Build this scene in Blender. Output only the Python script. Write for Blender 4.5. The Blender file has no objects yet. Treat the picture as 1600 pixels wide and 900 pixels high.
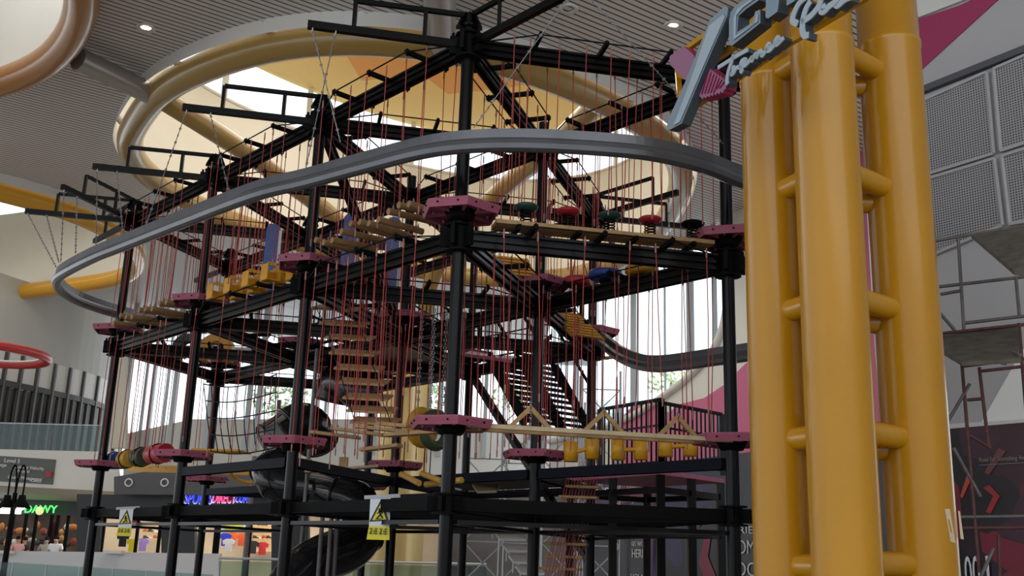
import bpy, math, random
from mathutils import Vector as V, Matrix
random.seed(7)
R=math.radians
scene=bpy.context.scene
C=scene.collection
# ---------------------------------------------------------------- camera
F=1615.15; PITCH=.25664926; ROLL=.03215281; EYE=V((0,0,1.6))
cp,sp=math.cos(PITCH),math.sin(PITCH)
fw=V((0,cp,sp)); up0=V((0,-sp,cp)); rt0=V((1,0,0))
rt=rt0*math.cos(ROLL)+up0*math.sin(ROLL); up=up0*math.cos(ROLL)-rt0*math.sin(ROLL)
cam=bpy.data.cameras.new('camera'); co=bpy.data.objects.new('camera',cam); C.objects.link(co)
cam.sensor_width=36; cam.lens=F/1600*36; cam.clip_end=400
M=Matrix((rt,up,-fw)).transposed().to_4x4(); M.translation=EYE; co.matrix_world=M
scene.camera=co
def ray(px,py): return fw*F+rt*(px-800)+up*(450-py)
def at(px,py,Y): d=ray(px,py); return EYE+d*(Y/d.y)
def atz(px,py,Z): d=ray(px,py); return EYE+d*((Z-1.6)/d.z)
def onp(px,py,P,n): d=ray(px,py); return EYE+d*((P-EYE).dot(n)/d.dot(n))
# ---------------------------------------------------------------- world, lights, exposure
w=bpy.data.worlds.new('world'); scene.world=w; w.use_nodes=True
bg=w.node_tree.nodes['Background']; bg.inputs[0].default_value=(.90,.95,1.0,1); bg.inputs[1].default_value=1.75
scene.view_settings.view_transform='Standard'; scene.view_settings.look='None'
scene.view_settings.exposure=0.18; scene.view_settings.gamma=1; scene.view_settings.use_curve_mapping=False
def area(name,loc,rot,sx,sy,e,c=(1,1,1)):
    l=bpy.data.lights.new(name,'AREA'); l.shape='RECTANGLE'; l.size=sx; l.size_y=sy; l.energy=e; l.color=c
    o=bpy.data.objects.new(name,l); o.location=loc; o.rotation_euler=rot; C.objects.link(o); return o
area('skylight_daylight',(-3.5,35,21.6),(0,0,0),13,15,1500,(1,.96,.9))
area('skylight_daylight_far',(-25,43,18.5),(0,0,0),8,8,600,(1,.97,.92))
# ---------------------------------------------------------------- materials
def lin(c):
    c=c.lstrip('#'); r=[int(c[i:i+2],16)/255 for i in (0,2,4)]
    return tuple((x/12.92 if x<=.04045 else ((x+.055)/1.055)**2.4) for x in r)+(1,)
MC={}
def mat(name,c,rough=.5,metal=0,coat=0,noise=0,nscale=4,emit=0,bump=0):
    if name in MC: return MC[name]
    m=bpy.data.materials.new(name); m.use_nodes=True; nt=m.node_tree; b=nt.nodes['Principled BSDF']
    b.inputs['Base Color'].default_value=lin(c); b.inputs['Roughness'].default_value=rough; b.inputs['Metallic'].default_value=metal
    b.inputs['Specular IOR Level'].default_value=.14 if name.startswith('black') or name.startswith('navy') else .5; b.inputs['Coat Weight'].default_value=coat; b.inputs['Coat Roughness'].default_value=.08
    if noise or bump:
        tc=nt.nodes.new('ShaderNodeTexCoord'); n=nt.nodes.new('ShaderNodeTexNoise'); n.inputs['Scale'].default_value=nscale; n.inputs['Detail'].default_value=6
        nt.links.new(tc.outputs['Object'],n.inputs['Vector'])
        if noise:
            r=nt.nodes.new('ShaderNodeValToRGB'); k=lin(c)
            r.color_ramp.elements[0].position=.3; r.color_ramp.elements[1].position=.7
            r.color_ramp.elements[0].color=tuple(x*(1-noise) for x in k[:3])+(1,); r.color_ramp.elements[1].color=tuple(min(1,x*(1+noise)) for x in k[:3])+(1,)
            nt.links.new(n.outputs['Fac'],r.inputs[0]); nt.links.new(r.outputs[0],b.inputs['Base Color'])
        if bump:
            bm=nt.nodes.new('ShaderNodeBump'); bm.inputs['Strength'].default_value=bump; nt.links.new(n.outputs['Fac'],bm.inputs['Height']); nt.links.new(bm.outputs[0],b.inputs['Normal'])
    if emit: b.inputs['Emission Color'].default_value=lin(c); b.inputs['Emission Strength'].default_value=emit
    MC[name]=m; return m
BLK=mat('black_paint','#050506',.3,0,.08)
BLK2=mat('black_satin','#050506',.7)
NAVY=mat('navy_paint','#0b0f1c',.6)
RAILM=mat('grey_rail_metal','#66686c',.32,.55,0,.12,2)
RAILD=mat('grey_rail_tube','#6c6d70',.28,.6)
PINK=mat('pink_plastic','#9c5266',.5,0,0,.08,9)
PINKD=mat('rose_plastic','#b0607c',.5)
BOLT=mat('bolt_steel','#c8c8c8',.3,.8)
STEEL=mat('steel_chain','#8c8c8e',.35,.9)
ROPE=mat('red_rope','#a8423c',.8)
ROPEP=mat('pink_rope','#a03a4c',.75)
CABLE=mat('black_cable','#121214',.6)
LOG=mat('log_wood','#96744a',.7,0,0,.22,9,0,.2)
PLANK=mat('plank_wood','#a98659',.65,0,0,.16,7)
SLEEVE=mat('faded_rope_end','#a8756c',.8)
PLANKL=mat('pale_plank_wood','#c2ad8b',.65,0,0,.12,7)
GOLD=mat('golden_paint','#c48a0a',.35,0,.6,.05,.8)
GOLDR=mat('golden_ring_paint','#a0671c',.3,0,.4)
CREAMY=mat('cream_yellow_paint','#d5bf82',.4,0,.3)
RINGT=mat('tan_gold_paint','#987a3e',.32,0,.4)
YEL=mat('yellow_plastic','#d79b1c',.45)
YELR=mat('bright_yellow_ring','#d39a22',.3,0,.4)
RED=mat('red_plastic','#a8222e',.45); REDR=mat('red_ring_paint','#c23a3c',.35,0,.3)
BLUE=mat('blue_plastic','#1f3f86',.4); BLUE2=mat('blue_board','#315f9d',.45)
GREEN=mat('green_plastic','#1f443d',.5); OLIVE=mat('olive_rubber','#39412b',.6); TYREY=mat('yellow_rubber','#b98a20',.55)
WHITE=mat('white_wall_paint','#dcdad4',.7,0,0,.03,.5)
CREAM=mat('cream_wall_paint','#ded8c8',.7,0,0,.02,.5)
GREYW=mat('grey_wall_paint','#b4b2b3',.7,0,0,.03,.5)
GREYL=mat('pale_grey_bulkhead','#b9b7b0',.7,0,0,.04,.3)
GREYD=mat('dark_grey_fascia','#56565a',.6)
CHAR=mat('charcoal_cladding','#26282c',.5,0,0,.1,1)
MAG=mat('magenta_paint','#a3345f',.6); PINKW=mat('rose_wall_paint','#c46a8d',.6)
SOFF=mat('yellow_mural_paint','#f2cd7c',.7); ORG=mat('orange_mural_paint','#e9a34c',.7)
ALU=mat('aluminium_mullion','#a9b0b4',.4,.3); DARKF=mat('dark_window_frame','#3c3a38',.5)
FLOORM=mat('pale_floor_tile','#97918a',.3,0,0,.05,1)
SCAF=mat('rusty_red_pipe','#5c3836',.6,.2,0,.3,9); SCAFG=mat('galvanised_pipe','#6b6664',.5,.4,0,.2,6)
SCAFW=mat('white_truss_metal','#b9babd',.35,.4)
PLY=mat('scaffold_plank','#5d564d',.8,0,0,.3,5)
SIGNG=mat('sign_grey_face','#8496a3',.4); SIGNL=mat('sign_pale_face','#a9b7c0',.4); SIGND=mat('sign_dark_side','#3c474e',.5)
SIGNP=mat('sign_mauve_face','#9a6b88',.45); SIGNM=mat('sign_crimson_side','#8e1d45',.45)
TXT=mat('white_lettering','#e8e8e8',.6); BOARD=mat('slate_sign_board','#5d615f',.6); REDM=mat('red_icon','#b0323a',.6)
SKIN=mat('skin','#b98a70',.6); HAIR=mat('black_hair','#17120f',.6); MASK=mat('blue_face_mask','#9db9cf',.7)
def glass(name,c=(.85,.93,.95,1),a=.25,rough=.05):
    m=bpy.data.materials.new(name); m.use_nodes=True; nt=m.node_tree; nt.nodes.clear()
    o=nt.nodes.new('ShaderNodeOutputMaterial'); mx=nt.nodes.new('ShaderNodeMixShader'); t=nt.nodes.new('ShaderNodeBsdfTransparent'); g=nt.nodes.new('ShaderNodeBsdfGlossy')
    t.inputs[0].default_value=c; g.inputs['Roughness'].default_value=rough
    fr=nt.nodes.new('ShaderNodeLayerWeight'); fr.inputs[0].default_value=a
    nt.links.new(fr.outputs['Fresnel'],mx.inputs[0]); nt.links.new(t.outputs[0],mx.inputs[1]); nt.links.new(g.outputs[0],mx.inputs[2]); nt.links.new(mx.outputs[0],o.inputs[0]); return m
GLASS=glass('window_glass',(.9,.95,.97,1),.12); GLASSG=glass('green_tint_glass',(.62,.74,.72,1),.3); CLEAR=glass('clear_plastic',(.72,.74,.76,1),.35,.12); SMOKE=glass('smoky_shop_glass',(.8,.84,.86,1),.2)
def stripe_mat(name,c1,c2,ang,sp,duty,rough=.5):
    m=bpy.data.materials.new(name); m.use_nodes=True; nt=m.node_tree; b=nt.nodes['Principled BSDF']; b.inputs['Roughness'].default_value=rough
    tc=nt.nodes.new('ShaderNodeTexCoord'); d=nt.nodes.new('ShaderNodeVectorMath'); d.operation='DOT_PRODUCT'
    d.inputs[1].default_value=(math.cos(ang)/sp,-math.sin(ang)/sp,0)
    nt.links.new(tc.outputs['Object'],d.inputs[0])
    fr=nt.nodes.new('ShaderNodeMath'); fr.operation='FRACT'; nt.links.new(d.outputs['Value'],fr.inputs[0])
    gt=nt.nodes.new('ShaderNodeMath'); gt.operation='GREATER_THAN'; gt.inputs[1].default_value=duty; nt.links.new(fr.outputs[0],gt.inputs[0])
    mx=nt.nodes.new('ShaderNodeMixRGB'); mx.inputs[1].default_value=lin(c1); mx.inputs[2].default_value=lin(c2); nt.links.new(gt.outputs[0],mx.inputs[0]); nt.links.new(mx.outputs[0],b.inputs['Base Color']); return m
SLAT=stripe_mat('slatted_ceiling_metal','#dcd7d2','#524d4a',R(55),.21,.74)
def perf_mat():
    m=bpy.data.materials.new('perforated_metal'); m.use_nodes=True; nt=m.node_tree; b=nt.nodes['Principled BSDF']; b.inputs['Roughness'].default_value=.5
    tc=nt.nodes.new('ShaderNodeTexCoord'); v=nt.nodes.new('ShaderNodeTexVoronoi'); v.inputs['Scale'].default_value=22; v.inputs['Randomness'].default_value=0
    nt.links.new(tc.outputs['Generated'],v.inputs['Vector'])
    mp=nt.nodes.new('ShaderNodeMapping'); mp.inputs['Rotation'].default_value=(0,0,R(53)); nt.links.new(tc.outputs['Object'],mp.inputs[0]); nt.links.new(mp.outputs[0],v.inputs['Vector'])
    g=nt.nodes.new('ShaderNodeMath'); g.operation='LESS_THAN'; g.inputs[1].default_value=.3; nt.links.new(v.outputs['Distance'],g.inputs[0])
    mx=nt.nodes.new('ShaderNodeMixRGB'); mx.inputs[1].default_value=lin('#a3a1a2'); mx.inputs[2].default_value=lin('#2c2b2d'); nt.links.new(g.outputs[0],mx.inputs[0]); nt.links.new(mx.outputs[0],b.inputs['Base Color']); return m
PERF=perf_mat()
def poster_mat(name,cols,scale):
    m=bpy.data.materials.new(name); m.use_nodes=True; nt=m.node_tree; b=nt.nodes['Principled BSDF']; b.inputs['Roughness'].default_value=.35
    tc=nt.nodes.new('ShaderNodeTexCoord'); mp=nt.nodes.new('ShaderNodeMapping'); mp.inputs['Rotation'].default_value=(.4,.7,.5); v=nt.nodes.new('ShaderNodeTexVoronoi'); v.inputs['Scale'].default_value=scale; v.distance='MANHATTAN'
    nt.links.new(tc.outputs['Object'],mp.inputs[0]); nt.links.new(mp.outputs[0],v.inputs['Vector'])
    sx=nt.nodes.new('ShaderNodeSeparateColor'); nt.links.new(v.outputs['Color'],sx.inputs[0])
    r=nt.nodes.new('ShaderNodeValToRGB'); r.color_ramp.interpolation='CONSTANT'
    e=r.color_ramp.elements
    while len(e)<len(cols): e.new(.5)
    for i,c in enumerate(cols): e[i].position=i/len(cols); e[i].color=lin(c)
    nt.links.new(sx.outputs[0],r.inputs[0]); nt.links.new(r.outputs[0],b.inputs['Base Color']); return m
POSTR=poster_mat('red_geometric_print',['#1a1014','#3a1520','#5c1a28','#2a1424','#7c2330','#150f14','#401a30'],1.1)
POSTP=poster_mat('purple_print',['#1e1d26','#23202e','#2b2544','#1c1b22','#372a55','#22202a'],.7)
# ---------------------------------------------------------------- mesh kit
class MB:
    def __init__(s): s.v=[];s.f=[];s.sm=[];s.mi=[];s.m=0
    def add(s,vs,fs,sm=False):
        b=len(s.v); s.v+= [V(x) for x in vs]; s.f+=[tuple(b+i for i in f) for f in fs]; s.sm+=[sm]*len(fs); s.mi+=[s.m]*len(fs)
    def box(s,c,sx,sy,sz,rz=0):
        c=V(c); m=Matrix.Rotation(rz,3,'Z'); q=[c+m@V((x*sx/2,y*sy/2,z*sz/2)) for x in(-1,1) for y in(-1,1) for z in(-1,1)]
        s.add(q,[(0,1,3,2),(4,6,7,5),(0,4,5,1),(2,3,7,6),(0,2,6,4),(1,5,7,3)]); return s
    def bar(s,a,b,wd,h,upv=(0,0,1)):
        a=V(a);b=V(b); d=(b-a).normalized(); u=V(upv)
        if abs(d.dot(u))>.98: u=V((0,1,0))
        sd=d.cross(u).normalized(); u=sd.cross(d)
        q=[p+sd*x*wd/2+u*z*h/2 for p in(a,b) for x in(-1,1) for z in(-1,1)]
        s.add(q,[(0,1,3,2),(4,6,7,5),(0,4,5,1),(2,3,7,6),(0,2,6,4),(1,5,7,3)]); return s
    def sweep(s,pts,prof,closed=False,sm=True,caps=True):
        pts=[V(p) for p in pts]; n=len(pts); k=len(prof); vs=[]
        for i,p in enumerate(pts):
            if closed: d=pts[(i+1)%n]-pts[i-1]
            else: d=pts[min(i+1,n-1)]-pts[max(i-1,0)]
            d.normalize(); u=V((0,0,1))
            if abs(d.z)>.97: u=V((0,1,0))
            sd=d.cross(u).normalized(); u=sd.cross(d)
            vs+=[p+sd*a+u*b for a,b in prof]
        fs=[]
        for i in range(n if closed else n-1):
            j=(i+1)%n
            for a in range(k): b=(a+1)%k; fs.append((i*k+a,i*k+b,j*k+b,j*k+a))
        s.add(vs,fs,sm)
        if caps and not closed: s.add([vs[i] for i in range(k)]+[vs[(n-1)*k+i] for i in range(k)],[tuple(range(k)),tuple(range(2*k-1,k-1,-1))])
        return s
    def tube(s,pts,r,n=8,closed=False,caps=True):
        return s.sweep(pts,[(r*math.cos(2*math.pi*i/n),r*math.sin(2*math.pi*i/n)) for i in range(n)],closed,True,caps)
    def cone(s,a,b,r0,r1,n=16,caps=True):
        a=V(a);b=V(b); d=(b-a).normalized(); u=V((0,0,1)) if abs(d.z)<.97 else V((0,1,0)); sd=d.cross(u).normalized(); u=sd.cross(d)
        vs=[p+(sd*math.cos(2*math.pi*i/n)+u*math.sin(2*math.pi*i/n))*r for p,r in((a,r0),(b,r1)) for i in range(n)]
        s.add(vs,[(i,(i+1)%n,n+(i+1)%n,n+i) for i in range(n)],True)
        if caps: s.add(vs,[tuple(range(n-1,-1,-1)),tuple(range(n,2*n))])
        return s
    def cyl(s,a,b,r,n=16): return s.cone(a,b,r,r,n)
    def lathe(s,c,prof,n=20,axis=None):
        c=V(c); m=Matrix.Identity(3) if axis is None else V(axis).to_track_quat('Z','Y').to_matrix(); k=len(prof)
        vs=[c+m@V((r*math.cos(2*math.pi*i/n),r*math.sin(2*math.pi*i/n),z)) for i in range(n) for r,z in prof]
        s.add(vs,[(i*k+j,((i+1)%n)*k+j,((i+1)%n)*k+j+1,i*k+j+1) for i in range(n) for j in range(k-1)],True); return s
    def ball(s,c,rx,ry=None,rz=None,n=12):
        ry=rx if ry is None else ry; rz=rx if rz is None else rz; c=V(c); vs=[];fs=[]; m=n//2+1
        for j in range(m):
            a=math.pi*j/(m-1)
            for i in range(n): b=2*math.pi*i/n; vs.append(c+V((rx*math.sin(a)*math.cos(b),ry*math.sin(a)*math.sin(b),rz*math.cos(a))))
        for j in range(m-1):
            for i in range(n): fs.append((j*n+i,(j+1)*n+i,(j+1)*n+(i+1)%n,j*n+(i+1)%n))
        s.add(vs,fs,True); return s
    def torus(s,c,Rr,r,axis=(0,0,1),n=24,k=8,sq=1):
        m=V(axis).to_track_quat('Z','Y').to_matrix(); c=V(c); vs=[]
        for i in range(n):
            a=2*math.pi*i/n
            for j in range(k): b=2*math.pi*j/k; q=Rr+r*math.cos(b); vs.append(c+m@V((q*math.cos(a),q*math.sin(a),r*sq*math.sin(b))))
        s.add(vs,[(i*k+j,((i+1)%n)*k+j,((i+1)%n)*k+(j+1)%k,i*k+(j+1)%k) for i in range(n) for j in range(k)],True); return s
    def prism(s,pts,vec):
        pts=[V(p) for p in pts]; vec=V(vec); n=len(pts)
        s.add(pts+[p+vec for p in pts],[tuple(range(n)),tuple(range(2*n-1,n-1,-1))]+[(i,(i+1)%n,n+(i+1)%n,n+i) for i in range(n)]); return s
    def build(s,name,m,parent=None,origin=None):
        if parent is not None: o0=V(parent['_o'])
        elif origin is not None: o0=V(origin)
        else:
            xs=[p.x for p in s.v];ys=[p.y for p in s.v];zs=[p.z for p in s.v]; o0=V(((min(xs)+max(xs))/2,(min(ys)+max(ys))/2,min(zs)))
        me=bpy.data.meshes.new(name); me.from_pydata([p-o0 for p in s.v],[],s.f)
        for x in (m if isinstance(m,(list,tuple)) else [m]): me.materials.append(x)
        me.polygons.foreach_set('use_smooth',s.sm); me.polygons.foreach_set('material_index',s.mi); me.update()
        o=bpy.data.objects.new(name,me); C.objects.link(o); o['_o']=tuple(o0)
        if parent is not None:
            o.parent=parent
        else: o.location=o0
        return o
def tag(o,label,cat,group=None,kind=None):
    if label: o['label']=label
    if cat: o['category']=cat
    if group: o['group']=group
    if kind: o['kind']=kind
    return o
def thing(name,loc,label,cat,group=None):
    o=bpy.data.objects.new(name,None); C.objects.link(o); o.location=loc; o['_o']=tuple(loc); o.empty_display_size=.2
    return tag(o,label,cat,group)
def struct(name,mb,m): o=mb.build(name,m,origin=(0,0,0)); o['kind']='structure'; return o
ORD=['first','second','third','fourth','fifth','sixth','seventh','eighth','ninth','tenth','eleventh','twelfth','thirteenth','fourteenth','fifteenth','sixteenth']
def smooth(pts,n=8,closed=False):
    pts=[V(p) for p in pts]; out=[]; N=len(pts)
    rng=range(N) if closed else range(N-1)
    for i in rng:
        g=(lambda k: pts[k%N]) if closed else (lambda k: pts[max(0,min(N-1,k))])
        a,b,c,d=g(i-1),g(i),g(i+1),g(i+2)
        for j in range(n):
            t=j/n; out.append(.5*((2*b)+(c-a)*t+(2*a-5*b+4*c-d)*t*t+(3*b-a-3*c+d)*t**3))
    if not closed: out.append(pts[-1])
    return out
def text(name,s,P,xdir,ydir,size,m,parent,depth=.01,align='LEFT',shear=0,xs=1,fit=None):
    c=bpy.data.curves.new(name,'FONT'); c.body=s; c.size=size; c.extrude=depth; c.align_x=align; c.shear=shear; c.resolution_u=3
    o=bpy.data.objects.new(name,c); xd=V(xdir).normalized(); yd=V(ydir).normalized(); zd=xd.cross(yd)
    mw=Matrix((xd*xs,yd,zd)).transposed().to_4x4()
    dg=bpy.context.evaluated_depsgraph_get(); C.objects.link(o); dg.update(); me=bpy.data.meshes.new_from_object(o.evaluated_get(dg)); bpy.data.objects.remove(o)
    if fit:
        w_=max(v.co.x for v in me.vertices)-min(v.co.x for v in me.vertices); mw=mw@Matrix.Diagonal((fit/w_,1,1,1))
    me.transform(mw); me.materials.clear(); me.materials.append(m)
    o=bpy.data.objects.new(name,me); C.objects.link(o)
    if parent: o.parent=parent; o.location=V(P)-V(parent['_o'])
    else: o.location=P
    return o
# ---------------------------------------------------------------- STRUCTURE: ceiling, drums, walls, floor
ringpx=[(215,190),(198,218),(212,255),(245,285),(290,312),(350,343),(450,375),(560,405),(700,432),(830,440),(940,425),(1010,385),(1050,330),(1066,285),(1060,245),(1020,202),(960,167),(900,137),(800,98),(700,75),(600,63),(500,62),(400,76),(300,112),(240,148)]
def zloop(px,Z,n=4):
    l=smooth([atz(x,y,Z) for x,y in px],n,True); m_=len(l)
    for _ in range(9): l=[(l[i-1]+l[i]*2+l[(i+1)%m_])/4 for i in range(m_)]
    return l
def cen(l): return sum(l,V())/len(l)
def scaled(l,k,z=None,dz=0):
    c=cen(l); return [V((c.x+(p.x-c.x)*k,c.y+(p.y-c.y)*k,(p.z if z is None else z)+dz)) for p in l]
RZ=14.6
main=zloop(ringpx,RZ)
def ell(cx,cy,a,b,rot,n=64,z=RZ): return [V((cx+a*math.cos(t)*math.cos(rot)-b*math.sin(t)*math.sin(rot),cy+a*math.cos(t)*math.sin(rot)+b*math.sin(t)*math.cos(rot),z)) for t in [2*math.pi*i/n for i in range(n)]]
lf=zloop([(-420,330),(-250,275),(-120,266),(0,300),(80,318),(160,350),(212,388),(216,420),(185,437),(100,448),(0,460),(-150,470),(-300,450),(-420,400)],RZ)
tl=zloop([(-260,40),(-300,110),(-150,150),(-60,145),(30,122),(90,88),(125,35),(130,-20),(110,-80),(60,-140),(-40,-170),(-160,-130),(-230,-50)],RZ)
CZ=RZ+.55
c0=cen(tl); area('skylight_daylight_near',(c0.x,c0.y,20.4),(0,0,0),4,4,250,(1,.98,.95))
def holed(outer,holes,z):
    cu=bpy.data.curves.new('tmp','CURVE'); cu.dimensions='2D'; cu.fill_mode='BOTH'
    for l in [outer]+holes:
        sp_=cu.splines.new('POLY'); sp_.points.add(len(l)-1)
        for i,p in enumerate(l): sp_.points[i].co=(p[0],p[1],0,1)
        sp_.use_cyclic_u=True
    o=bpy.data.objects.new('tmp',cu); C.objects.link(o); dg=bpy.context.evaluated_depsgraph_get(); dg.update()
    me=bpy.data.meshes.new_from_object(o.evaluated_get(dg)); bpy.data.objects.remove(o)
    mb=MB(); mb.add([V((v.co.x,v.co.y,z)) for v in me.vertices],[tuple(p.vertices) for p in me.polygons]); return mb
holes=[scaled(main,1.055),scaled(lf,1.05),scaled(tl,1.05)]
struct('ceiling',holed([(-60,-6),(24,-6),(24,20),(at(1440,700,30.5).x+1,30.5),(at(830,700,56).x+1,56.5),(at(830,700,56).x+1,66),(-60,66)],holes,CZ),SLAT)
def wallband(loop,z0,z1,mb,k0=1,k1=1):
    a=scaled(loop,k0,z0); b=scaled(loop,k1,z1); n=len(a)
    mb.add(a+b,[(i,(i+1)%n,n+(i+1)%n,n+i) for i in range(n)],True)
# main drum
mb=MB(); wallband(main,CZ-.01,20.3,mb,1.055,1.13); struct('wall_drum',mb,CREAM)
fm=MB(); wallband(main,CZ-.45,CZ+.02,fm,1.06,1.055); struct('trim_1',fm,WHITE)
lp=scaled(main,1.13,22.6)
g=MB(); wallband(main,20.3,22.6,g,1.13,1.13); struct('window_1',g,GLASS)
mu=MB()
for i in range(0,len(lp),5): mu.bar(V((lp[i].x,lp[i].y,20.3)),lp[i],.22,.22)
mu.tube([V((p.x,p.y,20.35)) for p in lp],.09,4,True); struct('trim_2',mu,CREAM)
c=MB(); c.add(scaled(lp,1.02),[tuple(range(len(lp)))]); dome=struct('ceiling_yellow_drum',c,SOFF)
mo=MB()
for poly in ([(537,80),(700,80),(905,96),(880,120),(790,138),(700,147),(662,118),(565,126)],[(930,120),(1010,150),(960,180)]): mo.prism([atz(x,y,22.56) for x,y in poly],(0,0,.03))
o=mo.build('orange_mural_patch',ORG,origin=(0,0,0)); o.name='trim_3'; o['kind']='structure'
# other drums
for k,(lpx,nm,cm) in enumerate([(lf,'left',CREAM),(tl,'near',WHITE)]):
    mb=MB(); wallband(lpx,CZ-.01,19.5,mb,1.05,1.1); struct('wall_drum_'+nm,mb,cm)
    mb=MB(); wallband(lpx,19.5,20.8,mb,1.1,1.1); struct('window_%d'%(k+2),mb,GLASS)
    mb=MB(); mb.add(scaled(lpx,1.12,20.8),[tuple(range(len(lpx)))]); struct('ceiling_drum_'+nm,mb,WHITE)
    mb=MB(); wallband(lpx,CZ-.4,CZ+.02,mb,1.055,1.05); struct('trim_%d'%(k+4),mb,WHITE)
mb=MB(); mb.box((0,34,-.05),160,90,.1); struct('floor',mb,FLOORM)
def vwall(p,q,z0,z1,mb): p=V(p);q=V(q); mb.add([V((p.x,p.y,z0)),V((q.x,q.y,z0)),V((q.x,q.y,z1)),V((p.x,p.y,z1))],[(0,1,2,3)])
mb=MB(); vwall((-45,-22,0),(30,-22,0),0,5,mb); struct('wall_fill_blocker',mb,GREYW)  # unseen wall added to cut fill light from behind, kept low for high light
mb=MB(); vwall((24,-22,0),(24,22,0),0,CZ,mb); struct('wall_right_side',mb,GREYW)
# left curved gallery wall
gl=[at(px,700,Y) for px,Y in [(-160,47),(-90,50),(-40,52),(0,53.5),(40,55),(80,56.8),(115,58.5),(150,61),(186,66)]]
gl=smooth([V((p.x,p.y,0)) for p in gl],3)
zt=9.8; zb=6.6
mb=MB()
for a,b in zip(gl,gl[1:]):
    vwall(a,b,11.2,CZ,mb)
struct('wall_left',mb,GREYL)
mb=MB()
for a,b in zip(gl,gl[1:]): vwall(a,b,9.6,11.2,mb)
struct('wall_left_band',mb,WHITE)
mb=MB(); fr=MB(); gb=MB()
for i,(a,b) in enumerate(zip(gl,gl[1:])):
    back=V((-.4,1.6,0)); vwall(a+back,b+back,4,9.6,mb); vwall(a,b,6.8,9.6,gb)
    fr.bar(V((a.x,a.y,5)),V((a.x,a.y,9.6 if i%2 else 11.2)),.16 if i%2 else .26,.2)
    fr.bar(V((a.x,a.y,9.6)),V((b.x,b.y,9.6)),.22,.3)
struct('window_4',gb,SMOKE); struct('trim_6',fr,DARKF); struct('wall_gallery',mb,mat('gallery_interior','#77705f',.7,0,0,.2,.8))
# back window wall (plane Y=58) ----------------------------------
YB=58
def bx_(px,py): return at(px,py,YB)
mb=MB()
L0=bx_(196,800).x; R0=bx_(930,800).x
sillz=[(196,678),(300,655),(420,655),(660,655),(930,672)]
pts=[bx_(x,y) for x,y in sillz]
mb.prism([V((L0,YB,0))]+[V((R0,YB,0))]+[p for p in reversed(pts)],(0,.3,0))
struct('wall_back',mb,WHITE)
g=MB(); g.add([V((L0,YB+.1,7)),V((R0,YB+.1,7)),V((R0,YB+.1,CZ)),V((L0,YB+.1,CZ))],[(0,1,2,3)]); struct('window_5',g,GLASS)
fr=MB()
for px,wd in [(200,.5),(228,.15),(240,.3),(262,.15),(275,.4),(300,.15),(332,.5),(392,.4),(408,.5),(498,.3),(512,.25),(590,.3),(690,.35),(760,.35),(830,.35),(900,.5)]:
    p=bx_(px,600); fr.bar(V((p.x,YB,7)),V((p.x,YB,CZ)),wd*.6,.3,(0,1,0))
fr.bar(V((L0,YB,12.6)),V((R0,YB,12.6)),.3,.4)
struct('trim_7',fr,ALU)
# side return of the window wall at the left (cream pillar)
mb=MB(); mb.prism([at(172,700,56),at(196,700,56),at(196,480,56),at(178,480,56)],(0,.4,0)); struct('wall_pillar',mb,CREAM)
# right wall with oval window
PA=at(830,700,56); PB=at(1440,700,30.5); PA.z=PB.z=0
dW=(PB-PA).normalized(); nW=V((-dW.y,dW.x,0))
def pw(px,py,off=0): return onp(px,py,PA-nW*off,nW)
if nW.y<0: nW=-nW
bot=[(860,690),(930,672),(985,652),(1040,618),(1085,582),(1120,540),(1137,480),(1140,400),(1128,330),(1112,285),(1105,255)]
mb=MB()
bl=smooth([pw(*p) for p in bot],4)
low=[V((p.x,p.y,0)) for p in bl[:24]]
# below window
for a,b in zip(bl[:24],bl[1:25]):
    mb.add([V((a.x,a.y,0)),V((b.x,b.y,0)),b,a],[(0,1,2,3)])
E1=pw(1460,500)
mid=bl[24:]
base=V((bl[24].x,bl[24].y,0))
mb.add([base,V((E1.x,E1.y,0)),V((E1.x,E1.y,bl[24].z)),bl[24]],[(0,1,2,3)])
for a,b in zip(mid,mid[1:]): mb.add([a,V((E1.x,E1.y,a.z)),V((E1.x,E1.y,b.z)),b],[(0,1,2,3)])
mb.add([mid[-1],V((E1.x,E1.y,mid[-1].z)),V((E1.x,E1.y,CZ)),V((mid[-1].x,mid[-1].y,CZ))],[(0,1,2,3)])
wr=struct('wall_right',mb,WHITE)
tr=MB(); tr.tube([p-nW*.05 for p in smooth([pw(*p) for p in bot],6)],.16,8); struct('trim_8',tr,WHITE)
g=MB(); vwall(pw(840,600)+nW*.25,pw(1160,600)+nW*.25,4,CZ,g); struct('window_6',g,GLASS)
fr=MB()
for px,wd in [(938,.16),(985,.42),(992,.12),(1034,.12),(1072,.36),(1078,.12),(1112,.3),(1128,.12),(1145,.3)]:
    p=pw(px,500)+nW*.15; fr.bar(V((p.x,p.y,5)),V((p.x,p.y,CZ)),wd*.6,.2,V((0,1,0)))
struct('trim_9',fr,ALU)
# pink swoosh on the white wall
mb=MB(); mb.prism([pw(x,y,.02) for x,y in [(955,690),(965,660),(990,632),(1020,628),(1045,645),(1060,632),(1100,622),(1130,602),(1165,568),(1210,540),(1300,520),(1390,500),(1390,760),(955,760)]],nW*.015)
o=mb.build('painted_pink_swoosh',PINKW); o.name='trim_10'; o['kind']='structure'; 
mb=MB(); mb.prism([pw(x,y,.02) for x,y in [(1335,100),(1345,100),(1420,520),(1330,520),(1325,350)]],nW*.015); o=mb.build('x',PINKW); o.name='trim_11'; o['kind']='structure'
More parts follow.
